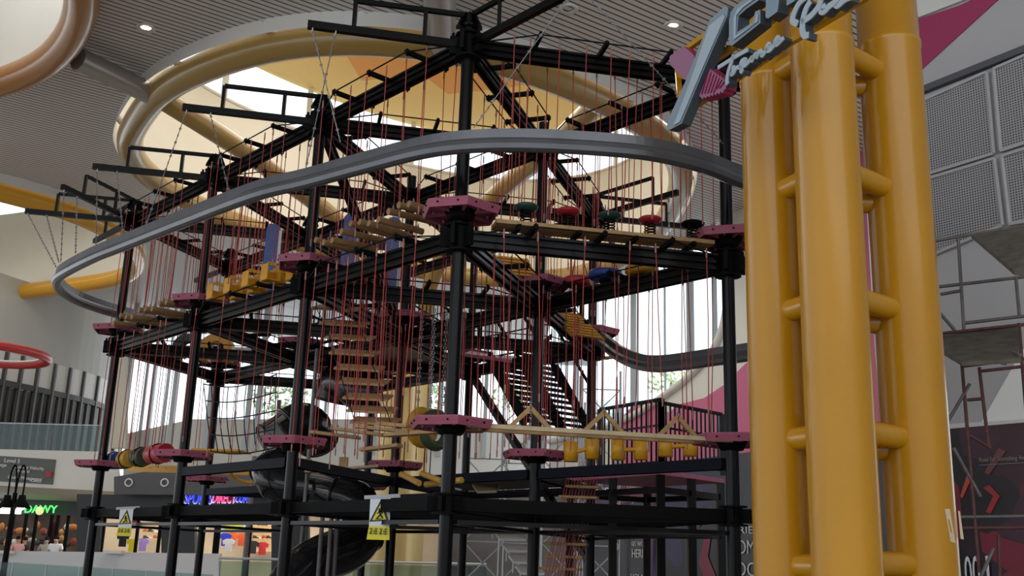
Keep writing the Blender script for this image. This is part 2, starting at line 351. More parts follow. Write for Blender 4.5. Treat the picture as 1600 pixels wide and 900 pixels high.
# far right wall (runs toward the camera)
QA=at(1395,600,17.8); QA.z=0; dq=V((math.sin(R(143)),math.cos(R(143)),0)); nQ=V((dq.y,-dq.x,0))
if nQ.y<0: nQ=-nQ
def qw(px,py,off=0): return onp(px,py,QA-nQ*off,nQ)
e0=qw(1400,600); e1=QA+dq*9
mb=MB(); zl=qw(1550,664).z
vwall(e0,e1,zl,CZ,mb); struct('wall_right_near',mb,GREYW)
mb=MB(); mb.prism([qw(x,y,.03) for x,y in [(1420,145),(1560,-12),(1440,35),(1410,45),(1410,160)]],nQ*.02)
mb=MB(); mb.prism([qw(x,y,.03) for x,y in [(1380,172),(1432,115),(1558,0),(1600,-40),(1500,8),(1380,48)]],nQ*.02)
o=mb.build('x',MAG); o.name='trim_12'; o['kind']='structure'
mb=MB(); mb.prism([qw(x,y,.06) for x,y in [(1380,48),(1500,2),(1600,-40),(1600,-120),(1380,-120)]],nQ*.05); o=mb.build('x',WHITE); o.name='trim_13'; o['kind']='structure'
mb=MB(); mb.prism([qw(x,y,.05) for x,y in [(1400,680),(1600,667),(1680,662),(1680,649),(1600,655),(1400,668)]],nQ*.05); o=mb.build('x',WHITE); o.name='trim_14'; o['kind']='structure'
mb=MB(); mb.prism([qw(x,y,.02) for x,y in [(1532,662),(1590,560),(1640,480),(1700,470),(1700,650)]],nQ*.015); o=mb.build('x',mat('bright_white_paint','#f2f2ee',.6)); o.name='trim_15'; o['kind']='structure'
mb=MB(); mb.prism([qw(x,y,.09) for x,y in [(1400,168),(1600,80),(1700,36),(1700,44),(1600,90),(1400,178)]],nQ*.05)
mb=MB(); mb.bar(qw(1400,158,.06),qw(1700,38,.06),.12,.12); o=mb.build('x',GREYD); o.name='trim_16'; o['kind']='structure'
# perforated panels
cells=[([(1395,178),(1541,113),(1552,240),(1400,288)],'upper left'),([(1552,108),(1680,52),(1690,195),(1563,236)],'upper right'),([(1400,294),(1553,248),(1566,352),(1405,420)],'lower left'),([(1565,244),(1690,203),(1700,330),(1577,350)],'lower right')]
for q,d in cells:
    r_=thing('perforated_panel',qw(*q[0],.05),f'{d} grey perforated metal panel on the wall beside the scaffold','wall panel','perforated wall panels')
    mb=MB(); mb.prism([qw(x,y,.05) for x,y in q],nQ*.03)
    ob=mb.build('sheet',PERF,r_)
    fr=MB(); P=[qw(x,y,.06) for x,y in q]
    for i in range(4): fr.bar(P[i],P[(i+1)%4],.05,.05)
    fr.build('frame',GREYW,r_)
# hoarding right
mb=MB(); mb.prism([V((p.x,p.y,z)) for p,z in ((qw(1400,700,.12),0),(qw(1750,700,.12),0),(qw(1750,700,.12),zl-.02),(qw(1400,700,.12),zl-.02))],nQ*.05)
hr=thing('printed_hoarding',qw(1500,880,.12),'dark hoarding with red geometric print under the white ledge at the right','hoarding')
mb.build('board',POSTR,hr)
hx=dq
DTX=mat('dim_lettering','#8c8488',.6)
text('lettering','Road For Something Awesome',qw(1530,722,.16),hx,(0,0,1),.1,DTX,hr,.003,fit=(qw(1622,722,.16)-qw(1530,722,.16)).length)
for s_,x_,w_ in (('0',1509,11),('0',1521.5,11),('I',1541,4)): text('large_lettering',s_,qw(x_,922,.16),hx,(0,0,1),.75,TXT,hr,.004,fit=(qw(x_+w_,900,.16)-qw(x_,900,.16)).length)
mb=MB(); mb.bar(qw(1530,727,.15),qw(1620,722,.15),.01,.01); mb.build('underline',DTX,hr)
for q,cm in (([(1500,776),(1512,738),(1520,742),(1504,778)],'#c04a38'),([(1536,762),(1552,775),(1540,800),(1548,802),(1562,775),(1546,758)],'#a0302c'),([(1530,830),(1600,850),(1600,900),(1575,893),(1535,862)],'#7d1f35'),([(1560,700),(1572,705),(1545,742),(1538,738)],'#70403c')):
    mb=MB(); mb.prism([qw(x,y,.14) for x,y in q],nQ*.015); mb.build('print_shape',mat('print'+cm[1:],cm,.4),hr)
# hoarding middle (black/purple) along the right wall
HA=at(885,800,31); HB=at(1440,800,18.5); HA.z=HB.z=0; hd=(HB-HA).normalized(); nH=V((-hd.y,hd.x,0))
if nH.y<0: nH=-nH
def hw(px,py,off=0): return onp(px,py,HA-nH*off,nH)
hz=hw(1180,705).z
hm=thing('printed_hoarding',HA,'long black and purple hoarding with white lettering behind the climbing frame','hoarding')
mb=MB(); mb.prism([HA,HB,V((HB.x,HB.y,hz)),V((HA.x,HA.y,hz))],nH*.08); mb.build('board',POSTP,hm)
for s_,px,py,sz,w_ in (('GET INFO',987,853,.16,18),('HERE',987,871,.3,19),('JOIN',988,785,.13,9),('E SHARING',980,763,.13,20),('EN',944,778,.4,20),('ON',942,812,.4,22),('INNING',1138,815,.22,38),('SERIE',1138,834,.22,38),('COM',1140,865,.42,38),('SOC',1140,899,.42,40),('HOLA',985,905,.2,20)):
    text('lettering',s_,hw(px,py,.02),hd,(0,0,1),sz,TXT,hm,.004,fit=(hw(px+w_,py)-hw(px,py)).length)
for q,cm in (([(1020,740),(1026,740),(1026,900),(1012,900)],'#5f3550'),([(962,755),(1018,752),(1016,783),(962,787)],'#8a2c40'),([(1022,830),(1034,830),(1034,900),(1018,900)],'#49306e'),([(1092,880),(1100,840),(1110,842),(1106,870),(1120,905),(1100,905)],'#8c2440'),([(1086,820),(1104,800),(1108,804),(1092,824)],'#5a3c88')):
    mb=MB(); mb.prism([hw(x,y,.02) for x,y in q],nH*.01); mb.build('print_shape',mat('print'+cm[1:],cm,.4),hm)
# ring tubes and struts of the ceiling ---------------------------
tag(MB().tube(main,.42,16,True).build('ceiling_ring',RINGT),'large tan-gold tubular ring around the yellow-domed skylight','ceiling ring')
tag(MB().tube(lf,.42,16,True).build('ceiling_ring',YELR),'bright yellow tubular ring around the far left skylight','ceiling ring')
tag(MB().tube(tl,.42,16,True).build('ceiling_ring',GOLDR),'golden brown tubular ring cut by the top left corner','ceiling ring')
p0=atz(122,92,RZ); p1=atz(240,148,RZ)
tag(MB().cyl(p0,p1,.33).build('ceiling_strut',mat('silver_strut','#a5a29d',.35,.6)),'silver tube joining the top left ring to the large ring','strut')
tag(MB().cyl(atz(690,72,RZ),atz(684,-60,RZ),.4).build('ceiling_strut',MC['silver_strut']),'silver tube rising from the large ring behind the nearest post','strut')
rr=thing('ceiling_ring',atz(10,550,12.5),'small red tubular ring at the left edge of the picture','ceiling ring')
rp=ell(0,0,2.5,2.7,0,40,0); cc=at(-20,553,46); MB().tube([p+cc for p in rp],.2,12,True).build('ring_tube',REDR,rr)
rp=ell(0,0,2.2,2.4,0,40,0); a=[p+cc+V((0,0,.1)) for p in rp]; m_=MB(); m_.tube(a,.05,6,True); m_.build('inner_rim',WHITE,rr)
for i,k in enumerate([3,9,15,21,27,33,39,45,51,57,63,69,75,81,87,93]):
    p=main[k]; q=scaled(main,1.05)[k]; 
    m_=MB(); m_.cyl(V((p.x,p.y,p.z+.1)),V((q.x,q.y,CZ+.02)),.11,8); tag(m_.build('ring_hanger',GREYL),f'short grey bracket on the large tan ring, {ORD[i]} counterclockwise from the silver strut','bracket','ring brackets of the large skylight')
# tree column far
tc_=thing('branching_column',at(630,900,41),'far cream-yellow branching column cluster behind the climbing frame','column')
def vert(px,py,Y,z0,z1): p=at(px,py,Y); return V((p.x,p.y,z0)),V((p.x,p.y,z1))
tops=[]
for px,Y in ((609,41.5),(636,43),(661,41)):
    a,b=vert(px,600,Y,0,10.5); tops.append(b); MB().cyl(a,b,.33,20).build('trunk',CREAMY,tc_)
MB().tube(smooth([tops[0],at(604,470,40.5),at(572,395,38.5),at(515,335,36),at(430,270,33),at(350,215,30.5),atz(250,152,RZ)],6),.33,14).build('branch',RINGT,tc_)
MB().tube(smooth([tops[2],at(672,450,40),at(710,370,38),at(780,300,35),at(860,232,31),atz(935,160,RZ)],6),.33,14).build('branch',RINGT,tc_)
for z in (5,6.6,8.2,9.8): MB().cyl(V((tops[0].x,tops[0].y,z)),V((tops[1].x,tops[1].y,z)),.12,10).build('stub',CREAMY,tc_); MB().cyl(V((tops[1].x,tops[1].y,z+.3)),V((tops[2].x,tops[2].y,z+.3)),.12,10).build('stub',CREAMY,tc_)
# downlights
for px,py,l in ((228,44,'round recessed downlight in the slatted ceiling at the upper left'),(1052,40,'round recessed downlight in the slatted ceiling left of the sign'),(111,485,None),(888,14,'small unlit downlight above the right side of the tall top beam'),):
    if l is None: continue
    p=atz(px,py,CZ-.02); t_=thing('downlight',p,l,'downlight')
    MB().lathe(p,[(.14,0),(.24,-.03),(.26,0),(.24,.02)],24).build('trim_ring',WHITE,t_)
    MB().lathe(p,[(.0,.02),(.14,.02)],20).build('lamp_face',mat('lamp_glow','#fff2dd',.4,emit=14 if py>20 else .4) if py>20 else WHITE,t_)
# ---------------------------------------------------------------- near golden column cluster
nc=thing('branching_column',at(1300,880,9.4),'near glossy golden column cluster of three pipes at the right','column')
cols=[(1209,450,10.15,.278),(1302,450,9.35,.306),(1414,450,10.1,.32)]
ax=[]
for px,py,Y,r_ in cols:
    p=at(px,py,Y); ax.append((p,r_)); cob=MB()
    zs=at(px,{1209:112,1302:52,1414:56}[px],Y-r_*.9).z; prof=[(r_,0),(r_,zs-.03),(r_*1.03,zs-.02),(r_*1.03,zs+.03),(r_*.99,zs+.035),(r_*.99,zs+3)]
    cob.lathe(V((p.x,p.y,0)),prof,48); cob.build('pipe',GOLD,nc)
for a,b,zs in ((0,1,None),(1,2,None),(0,2,None)):
    for py in (65,257,456,668,878):
        A,ra=ax[a];B,rb=ax[b]; z=at(1302,py+(8 if a==0 else 0),9.35).z
        if a==0 and b==2: z=z-.05
        MB().cyl(V((A.x,A.y,z)),V((B.x,B.y,z)),.112,20).build('stub',GOLD,nc)
for q in ([(1476,795),(1484,795),(1493,849),(1485,846)],[(1497,798),(1500,799),(1506,843),(1501,842)]):
    P,rr_=ax[2]
    def oncyl(px,py):
        d=ray(px,py); dx=V((d.x,d.y)); e=V((EYE.x-P.x,EYE.y-P.y)); A_=dx.dot(dx); B_=2*dx.dot(e); C_=e.dot(e)-(rr_+.004)**2; D=max(0,B_*B_-4*A_*C_); t=(-B_-math.sqrt(D))/(2*A_); return EYE+d*t
    mb=MB(); mb.add([oncyl(*x) for x in q],[(0,1,2,3)]); mb.build('masking_tape',mat('beige_tape','#d8c4a8',.7),nc)
# sign
SA=at(1100,100,9.0); SA=V(SA); ds=V((math.sin(R(153)),math.cos(R(153)),0)); nS=V((ds.y,-ds.x,0))
if nS.y<0: nS=-nS
def sw(px,py,off=0): return onp(px,py,SA-nS*off,nS)
sg=thing('park_sign',SA,'slanted three-dimensional sign with a big grey and mauve X on the golden columns','sign')
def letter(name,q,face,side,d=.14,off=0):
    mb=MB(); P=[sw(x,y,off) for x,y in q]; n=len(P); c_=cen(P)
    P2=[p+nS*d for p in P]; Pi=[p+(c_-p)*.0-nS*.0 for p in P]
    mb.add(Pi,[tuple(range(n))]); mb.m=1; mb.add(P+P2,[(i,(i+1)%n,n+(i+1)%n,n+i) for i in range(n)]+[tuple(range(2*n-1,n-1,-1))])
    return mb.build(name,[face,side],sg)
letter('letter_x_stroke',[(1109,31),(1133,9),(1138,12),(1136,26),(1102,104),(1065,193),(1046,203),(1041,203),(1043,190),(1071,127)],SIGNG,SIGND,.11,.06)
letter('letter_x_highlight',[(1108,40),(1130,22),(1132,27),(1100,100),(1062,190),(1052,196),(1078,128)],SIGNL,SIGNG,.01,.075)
letter('letter_x_stripe',[(1046,88),(1068,72),(1085,87),(1085,138),(1072,126),(1047,101)],SIGNP,SIGNM,.12,0)
zz=[(1100,102)]
for i in range(8): zz+=[(1104+i*4.0,106+i*2.9),(1106+i*4.0,103.5+i*2.9)]
zz+=[(1136,127),(1134,139)]
for i in range(7): zz+=[(1131-i*5.2,141+i*1.7),(1129-i*5.2,146+i*1.5)]
zz+=[(1090,148),(1086,140)]
letter('letter_x_stripe',zz,SIGNP,SIGNM,.12,0)
for i in range(8):
    a_=(1103+i*4.2,107+i*2.9); b_=(1092+i*4.6,147-i*.3 if i<6 else 145-i); MB().bar(sw(*a_,.006),sw(*b_,.006),.012,.01).build('stripe_line',SIGNM,sg)
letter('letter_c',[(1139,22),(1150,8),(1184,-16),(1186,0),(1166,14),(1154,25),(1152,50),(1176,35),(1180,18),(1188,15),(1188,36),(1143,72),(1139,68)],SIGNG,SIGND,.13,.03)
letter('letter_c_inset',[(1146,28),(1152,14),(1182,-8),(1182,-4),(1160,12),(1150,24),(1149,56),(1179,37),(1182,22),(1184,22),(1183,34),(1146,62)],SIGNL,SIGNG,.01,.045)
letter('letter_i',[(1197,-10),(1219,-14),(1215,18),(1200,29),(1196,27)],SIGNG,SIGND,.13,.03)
letter('letter_m',[(1229,-12),(1247,-14),(1241,2),(1229,9)],SIGNG,SIGND,.13,.03)
for a,b in (((1070,96),(1100,52)),): pass
for q in ([(1072,78),(1130,35)],[(1104,104),(1148,73),(1247,3),(1300,-35)],[(1060,150),(1100,126),(1060,118)],[(1058,100),(1062,150)],[(1086,166),(1152,122),(1232,68),(1355,-5)]):
    for a,b in zip(q,q[1:]): MB().bar(sw(*a,-.16),sw(*b,-.16),.05,.05).build('support_bar',GOLD,sg)
def k2(l): return [(1020+x/4.284,y/4.284) for x,y in l]
scr=[k2([(440,455),(480,430),(560,380),(640,335)]),k2([(545,365),(530,420),(510,480),(500,540),(505,565)]),k2([(545,440),(540,480),(530,500),(545,490),(565,455),(590,455),(600,470),(590,490)]),
k2([(585,455),(620,420),(625,400),(600,410),(595,440),(620,440),(655,405),(670,380),(665,410),(690,365),(700,370),(695,390),(720,345),(735,350),(735,375),(770,330),(790,300),(775,300),(765,330),(785,340),(820,300),(850,270),(840,250),(820,290),(835,300),(880,255)]),
k2([(975,160),(940,140),(950,90),(980,30),(1020,-10)]),k2([(1060,10),(1030,60),(1010,130),(1005,200),(1020,240),(1045,235)]),k2([(1000,150),(1060,110),(1110,50),(1130,0),(1150,-30)]),k2([(1160,40),(1130,70),(1150,80),(1190,40),(1230,20),(1240,40),(1290,0),(1330,-20)])]
for i,q in enumerate(scr):
    P=smooth([sw(x,y,.03) for x,y in q],4)
    w2=.02 if i<4 else .028; n=len(P)
    def ribbon(m_,z0,z1,k):
        vs=[]
        for i_,p in enumerate(P):
            d=(P[min(i_+1,n-1)]-P[max(i_-1,0)]).normalized(); y_=d.cross(nS).normalized()
            vs+=[p+y_*w2*k+nS*z0,p-y_*w2*k+nS*z0,p-y_*w2*k+nS*z1,p+y_*w2*k+nS*z1]
        m_.add(vs,[(a*4+b_,a*4+(b_+1)%4,a*4+4+(b_+1)%4,a*4+4+b_) for a in range(n-1) for b_ in range(4)]+[(0,1,2,3),(4*n-1,4*n-2,4*n-3,4*n-4)])
        return m_
    b=ribbon(MB(),0,.09,1).build('script_stroke',SIGND,sg); ribbon(MB(),-.012,0,1).build('stroke_face',SIGNL,b)
# ---------------------------------------------------------------- climbing frame
AZ=-.731517; L=3.5
def dr(a): return V((math.sin(a),math.cos(a),0))
U=dr(AZ)*L; VV=dr(AZ+math.pi/3)*L; W=VV-U; O=V((-.6597,12.0474,0))
def N(n,z=0): p=O+U*n[0]+VV*n[1]; return V((p.x,p.y,z))
ZT,ZA,ZB,ZL=7.933,5.36,2.82,2.19     # beam heights
PAZ,PBZ=5.70,3.10                    # platform heights
ND={(0,0):'the centre post',(1,0):'the second front post',(2,0):'the third front post',(3,0):'the far left post',(-1,1):'the pillar-side post',
(0,1):'the inner right post',(1,1):'the inner left post',(2,1):'the inner far-left post',(3,1):'the rear left post',(0,2):'the rear right post',(1,2):'the rear middle post',(2,2):'the rear trunk-side post'}
PD={(0,0):'nearest one in the middle of the picture',(1,0):'front row, second to the left of centre',(2,0):'front row, third from the centre',(3,0):'last one at the far left of the front row',(-1,1):'half hidden beside the golden columns',(0,1):'inside the frame just right of the centre post',(1,1):'inside the frame, left of the centre post',(2,1):'inside the frame right behind the second front post',(3,1):'rear left corner between the third and far left posts',(0,2):'rear right corner, with outriggers facing right',(1,2):'rear row, hidden behind the centre post',(2,2):'rear row, beside the cream-yellow trunks'}
PR=.082
def post(n):
    x=N(n); t=thing('climbing_frame_post',x,'black round steel post: '+ND[n],'post','posts of the climbing frame')
    t['label']='tall black steel post, '+PD[n]
    top=ZT+.42
    if n in((0,1),(1,1)): top=ZT+.45
    MB().cyl(x,x+V((0,0,top)),PR,20).build('shaft',BLK,t)
    if n not in((1,1),(0,1)):
        c_=MB(); z=top
        c_.lathe(x+V((0,0,z)),[(PR+.005,-.16),(PR+.03,-.14),(PR+.03,-.1),(PR,-.09),(PR,.04),(0,.05)],16)
        for k in range(8):
            a=k*math.pi/4; d=V((math.cos(a),math.sin(a),0)); p=x+V((0,0,z))
            c_.prism([p+d*.05+V((0,0,.05)),p+d*.09+V((0,0,.05)),p+d*.17+V((0,0,-.13)),p+d*.17+V((0,0,-.17)),p+d*.05+V((0,0,-.17))],V((-d.y,d.x,0))*.015)
        c_.build('cap',BLK,t)
    for z,h in ((ZT,.3),(ZA,.3),(ZL,.2)):
        c_=MB(); c_.cyl(x+V((0,0,z-h/2)),x+V((0,0,z+h/2)),PR+.035,12); c_.cyl(x+V((0,0,z+h/2)),x+V((0,0,z+h/2+.02)),PR+.09,12); c_.cyl(x+V((0,0,z-h/2-.02)),x+V((0,0,z-h/2)),PR+.09,12)
        for k in range(6):
            a=AZ+k*math.pi/3; d=dr(a); p=x+V((0,0,z)); c_.bar(p+d*.08,p+d*.24,.05,h*.8)
            if z>ZL: c_.cyl(p+d*.2+V((0,0,h*.4)),p+d*.2+V((0,0,h*.4+.05)),.02,6)
        c_.build('hub_bracket',BLK2,t)
    return t
for n in ND: post(n)
def hexplate(n,z,tier,r_=.52,pk=PINK):
    x=N(n,z); t=thing('hexagonal_platform',x,f'pink hexagonal platform on {ND[n]}, {tier} tier','platform',f'pink platforms of the {tier} tier')
    ring=lambda rr,dz:[x+dr(AZ+math.pi/6+k*math.pi/3)*rr+V((0,0,dz)) for k in range(6)]
    mb=MB(); a=ring(r_*.98,.05); b=ring(r_,0.03); c_=ring(r_*.93,-.055); d=ring(r_*.9,-.05); e=ring(r_*.92,.02)
    vs=a+b+c_+d+e; fs=[tuple(range(6))]
    for l in range(4):
        for k in range(6): fs.append((l*6+k,(l+1)*6+k,(l+1)*6+(k+1)%6,l*6+(k+1)%6))
    fs.append(tuple(range(29,23,-1))); mb.add(vs,fs)
    for k in range(6): mb.bar(x+V((0,0,-.01)),x+dr(AZ+math.pi/6+k*math.pi/3)*r_*.92+V((0,0,-.01)),.03,.05)
    dk_=mb.build('deck',pk,t)
    for k in range(6):
        p=b[k]; q=b[(k+1)%6]
        for f_ in (.25,.75): 
            s_=p.lerp(q,f_); o_=(s_-x); o_.z=0; o_.normalize(); MB().cyl(s_-V((0,0,.03))-o_*.02,s_-V((0,0,.03))+o_*.004,.012,6).build('bolt',BLK2,dk_)
        p=c_[k].lerp(c_[(k+1)%6],.5); p=p.lerp(x,.2); MB().cyl(V((p.x,p.y,x.z-.02)),V((p.x,p.y,x.z-.055)),.016,6).build('bolt',BOLT,dk_)
    MB().lathe(x,[(PR+.001,-.12),(PR+.06,-.12),(PR+.12,-.0),(PR+.001,0)],16).build('clamp',BLK2,t)
for n in ND:
    hexplate(n,PAZ,'upper'); hexplate(n,PBZ,'lower')
def beam(a,b,z,tier,mt=None,h=.2,wd=.13,arms=True,za=None,cable=True):
    A=N(a,z);B=N(b,z if za is None else za); d=(B-A).normalized(); sd=V((-d.y,d.x,0)).normalized()
    A2=A+d*.12;B2=B-d*.12
    t=thing('frame_beam',A2.lerp(B2,.5)-V((0,0,h/2)),f'black {tier} beam between {ND[a]} and {ND[b]}','beam',f'{tier} beams of the climbing frame')
    mb=MB()
    mb.bar(A2,B2,wd*(.45 if arms else .9),h)
    if arms:
      for s_ in(-1,1): mb.bar(A2+V((0,0,s_*h*.42)),B2+V((0,0,s_*h*.42)),wd,h*.16)
    if arms: mb.bar(A2,B2,wd*1.0,h*.22)
    else: mb.bar(A2-V((0,0,h*.45)),B2-V((0,0,h*.45)),wd*1.2,h*.1)
    mb.build('girder',mt or BLK,t)
    if arms:
        dz=V((0,0,h/2+.03)); tips=[[],[]]
        for k in(.25,.5,.75):
            p=A.lerp(B,k)+dz; am=MB(); am.bar(p-sd*.36,p+sd*.36,.05,.06); am.cyl(p-sd*.33-V((0,0,.06)),p-sd*.33+V((0,0,.05)),.012,6); am.cyl(p+sd*.33-V((0,0,.06)),p+sd*.33+V((0,0,.05)),.012,6); am.build('cross_arm',BLK2,t)
            tips[0].append(p-sd*.34);tips[1].append(p+sd*.34)
        if cable:
            for i,s_ in((0,-1),(1,1)):
                pts=[A+d*.1+sd*s_*.08+dz*.3]+tips[i]+[B-d*.1+sd*s_*.08+dz*.3]; MB().tube(pts,.011,5).build('safety_cable',CABLE,t)
    return t
edges=[]
nodes=list(ND)
for a in nodes:
    for dd in((1,0),(0,1),(-1,1)):
        b=(a[0]+dd[0],a[1]+dd[1])
        if b in ND: edges.append((a,b))
for a,b in edges: beam(a,b,ZT,'top-tier')
for a,b in edges: beam(a,b,ZA,'mid-tier',h=.21,wd=.15)
for a,b in [((1,0),(2,0)),((-1,1),(0,1)),((0,1),(1,1)),((1,1),(2,1)),((2,1),(3,1)),((1,1),(1,2)),((0,1),(0,2)),((0,2),(1,2)),((1,2),(2,2)),((2,2),(3,1)),((1,0),(1,1))]: beam(a,b,ZB,'lower-tier',mt=NAVY,h=.14,wd=.12,arms=False)
for a,b in [((0,0),(1,0)),((1,0),(2,0)),((2,0),(3,0)),((0,0),(-1,1)),((-1,1),(0,1)),((0,0),(0,1)),((1,0),(0,1)),((1,0),(1,1)),((0,1),(1,1)),((3,0),(3,1)),((2,1),(3,1)),((0,2),(0,1)),((-1,1),(0,2)),((2,0),(2,1))]:
    beam(a,b,ZL,'bottom-tier',mt=BLK2,h=.15,wd=.1,arms=False)
    beam(a,b,ZL-.2,'slim under-bottom-tier',h=.05,wd=.05,arms=False)
# diagonal braces
for a,b,z0,z1 in (((1,0),(1,1),ZT,ZA),((1,2),(0,2),ZA,1.6)):
    m_=MB(); m_.bar(N(a,z0),N(b,z1),.1,.14); m_.bar(N(a,z0+.05),N(b,z1+.05),.14,.03); tag(m_.build('diagonal_brace',BLK),f'black sloping brace running down from {ND[a]} to {ND[b]}','brace')
# outriggers
def outrig(n,d,t,desc,chains=((.97,0),(.82,0))):
    d=V(d); A=N(n,ZT+.02); u_=d.normalized()
    o=thing('outrigger_arm',A+u_*.12,f'black ladder-shaped outrigger arm on {ND[n]}, pointing {desc}','outrigger','outrigger arms holding the rail')
    tip=A+d*t; MB().bar(A+u_*.1,tip,.075,.1).build('lower_beam',BLK,o)
    t2=t*.72; h=V((0,0,.42)); up_=MB(); up_.bar(A+u_*.07+h*1.02,A+d*t2+h,.05,.06); up_.build('upper_beam',BLK,o)
    MB().bar(A+d*t2,A+d*t2+h,.05,.06).build('upright',BLK,o); MB().bar(A+d*t*.28,A+d*t*.28+h,.05,.06).build('upright',BLK,o)
    return A,d,t
OR={}
for n,d,t,ds_ in (((0,0),-W,.58,'left'),((0,0),-U,.6,'up right toward the viewer'),((1,0),-W,.58,'left'),((2,0),-W,.58,'left'),((3,0),-W,.58,'left'),((3,0),-VV,.58,'toward the viewer'),((3,0),U,.58,'away to the left'),((-1,1),-U,.5,'to the right behind the sign'),((0,2),-U,.58,'right toward the viewer'),((0,2),W,.58,'right'),((0,2),VV,.5,'away'),((3,1),U,.5,'away')): OR[(n,ds_)]=outrig(n,d,t,ds_)
# rail
rpx=[(1175,281),(1150,271),(1098,250),(1030,233),(960,224),(840,217),(740,218),(660,228),(560,254),(480,276),(400,296),(290,338),(200,374),(150,394),(105,417),(90,430),(95,446),(120,463),(160,478),(205,491),(250,503),(290,512)]
rl=smooth([atz(x,y,6.3) for x,y in rpx],5)
railprof=[(-.055,-.115),(0,-.14),(.055,-.115),(.062,-.06),(.02,-.015),(.02,.055),(.075,.06),(.075,.105),(-.075,.105),(-.075,.06),(-.02,.055),(-.02,-.015),(-.062,-.06)]
RP=[(a*1.15,b*1.08) for a,b in [(-.06,-.13),(-.02,-.15),(.02,-.15),(.06,-.13),(.075,-.08),(.06,-.03),(.035,.0),(.035,.10),(-.035,.10),(-.035,.0),(-.06,-.03),(-.075,-.08)]]
rs=rl+[V((4.2,12.9,6.25)),V((5.3,14.2,6.1))][:0]
front=tag(MB().sweep(rl[::-1],RP,sm=False).build('zip_rail',RAILM),'long curved grey zip rail sweeping across the front of the frame','rail')
rb=smooth([at(930,523,18.3),at(945,532,17.9),at(968,550,17.2),at(1000,563,16.6),at(1030,566,16.2),at(1070,562,15.8),at(1110,556,15.4),at(1160,549,15),at(1230,538,14.4)],5)
tag(MB().sweep(rb,RP,sm=False).build('zip_rail',RAILD),'grey zip rail dipping away from the rear right platform','rail')
# chains
def chain(a,b,lab,grp):
    a=V(a);b=V(b); n=max(6,int((b-a).length/.11)); mb=MB(); mb.tube([a,b],.007,4); 
    for i in range(n):
        p=a.lerp(b,(i+.5)/n); mb.torus(p,.016,.006,(1,0,0) if i%2 else (0,1,0),8,4)
    t=thing('hanging_chain',b,lab,'chain',grp); mb.build('links',STEEL,t); MB().torus(a+V((0,0,.0)),.035,.008,(1,.4,0),12,5).build('shackle',BOLT,t)
def near_rail(px,py): 
    q=atz(px,py,6.4); return q
for key,lst in ((((0,0),'left'),[(.97,532,222),(.83,478,262)]),(((1,0),'left'),[(.97,228,352),(.8,358,300)]),(((2,0),'left'),[(.96,150,383),(.8,192,362)]),(((3,0),'left'),[(.97,88,418),(.8,92,410)]),(((3,0),'toward the viewer'),[(.97,95,410),(.8,118,396)]),(((0,0),'up right toward the viewer'),[(.85,740,200),(.97,1130,225)]),(((0,2),'right toward the viewer'),[(.9,1000,460)])):
    A,d,t=OR[key]
    for ci,(f_,px,py) in enumerate(lst):
        a=A+d*t*f_-V((0,0,.06)); b=atz(px,py,6.42) if key[0]!=(0,2) else a-V((0,0,1.6))
        chain(a,b,f'{["outer","inner"][ci]} steel chain, outrigger of {ND[key[0]]} pointing {key[1]}','chains under the outrigger of '+ND[key[0]]+' pointing '+key[1])
# ropes ----------------------------------------------------------
def rope(a,b,lab,grp,m=None,clip=True):
    t=thing('hanging_rope',b,lab,'rope',grp); a=V(a);b=V(b)
    mb=MB(); mid=a.lerp(b,.5)+V((random.uniform(-.015,.015),random.uniform(-.015,.015),0)); mb.tube([a,a.lerp(mid,.5),mid,b],.0068,5,caps=False)
    cd=mb.build('cord',m or ROPE,t)
    if clip:
        MB().cone(a-V((0,0,.12)),a,.013,.009,6).build('end_sleeve',SLEEVE,cd); MB().cone(b,b+V((0,0,.1)),.009,.012,6).build('end_sleeve',SLEEVE,cd)
def ropes(a,b,zt,zb,n,tier,t0=.14,t1=.86,off=.32,zb2=None,m=None,spread=.08,jit=.12,clip=True,offb=None):
    A=N(a);B=N(b); d=(B-A).normalized(); sd=V((-d.y,d.x,0)); grp=f'red ropes of the {tier} span between {ND[a]} and {ND[b]}'
    for k in range(n):
        t=t0+(t1-t0)*(k+random.uniform(-.25,.25))/max(1,n-1); p=A.lerp(B,t)
        for s_ in(-1,1):
            zz_=zb if zb2 is None else zb+(zb2-zb)*t
            top=p+sd*s_*off+V((0,0,zt)); q=p+sd*s_*(offb or off)+d*random.uniform(-spread,spread)+V((0,0,zz_+random.uniform(-jit,jit)*.5)); rope(top,q,f'{ORD[k]} {tier} red rope from {ND[a]} toward {ND[b]}, {"outer" if s_>0 else "inner"} side',grp,m,clip)
zt=ZT+.1; zaa=ZA+.08
ropes((0,0),(1,0),zt,PAZ+.05,7,'upper'); ropes((1,0),(2,0),zt,PAZ,8,'upper'); ropes((2,0),(3,0),zt,PAZ,8,'upper')
ropes((0,0),(-1,1),zt,PAZ+.05,9,'upper'); ropes((0,1),(-1,1),zt,PAZ-.05,8,'upper')
ropes((0,0),(0,1),zt,PAZ,6,'upper'); ropes((1,0),(1,1),zt,PAZ,6,'upper'); ropes((2,0),(2,1),zt,PAZ,7,'upper'); ropes((3,0),(2,1),zt,PAZ,8,'upper'); ropes((0,1),(0,2),zt,PAZ,6,'upper'); ropes((2,0),(1,1),zt,PAZ,7,'upper'); ropes((0,1),(1,1),zt,PAZ,5,'upper'); ropes((3,0),(3,1),zt,PAZ,5,'upper')
ropes((0,0),(1,0),zaa,PBZ,10,'lower',jit=.9); ropes((1,0),(2,0),zaa,PBZ,4,'lower',jit=1); ropes((2,0),(3,0),zaa,PBZ,8,'lower')
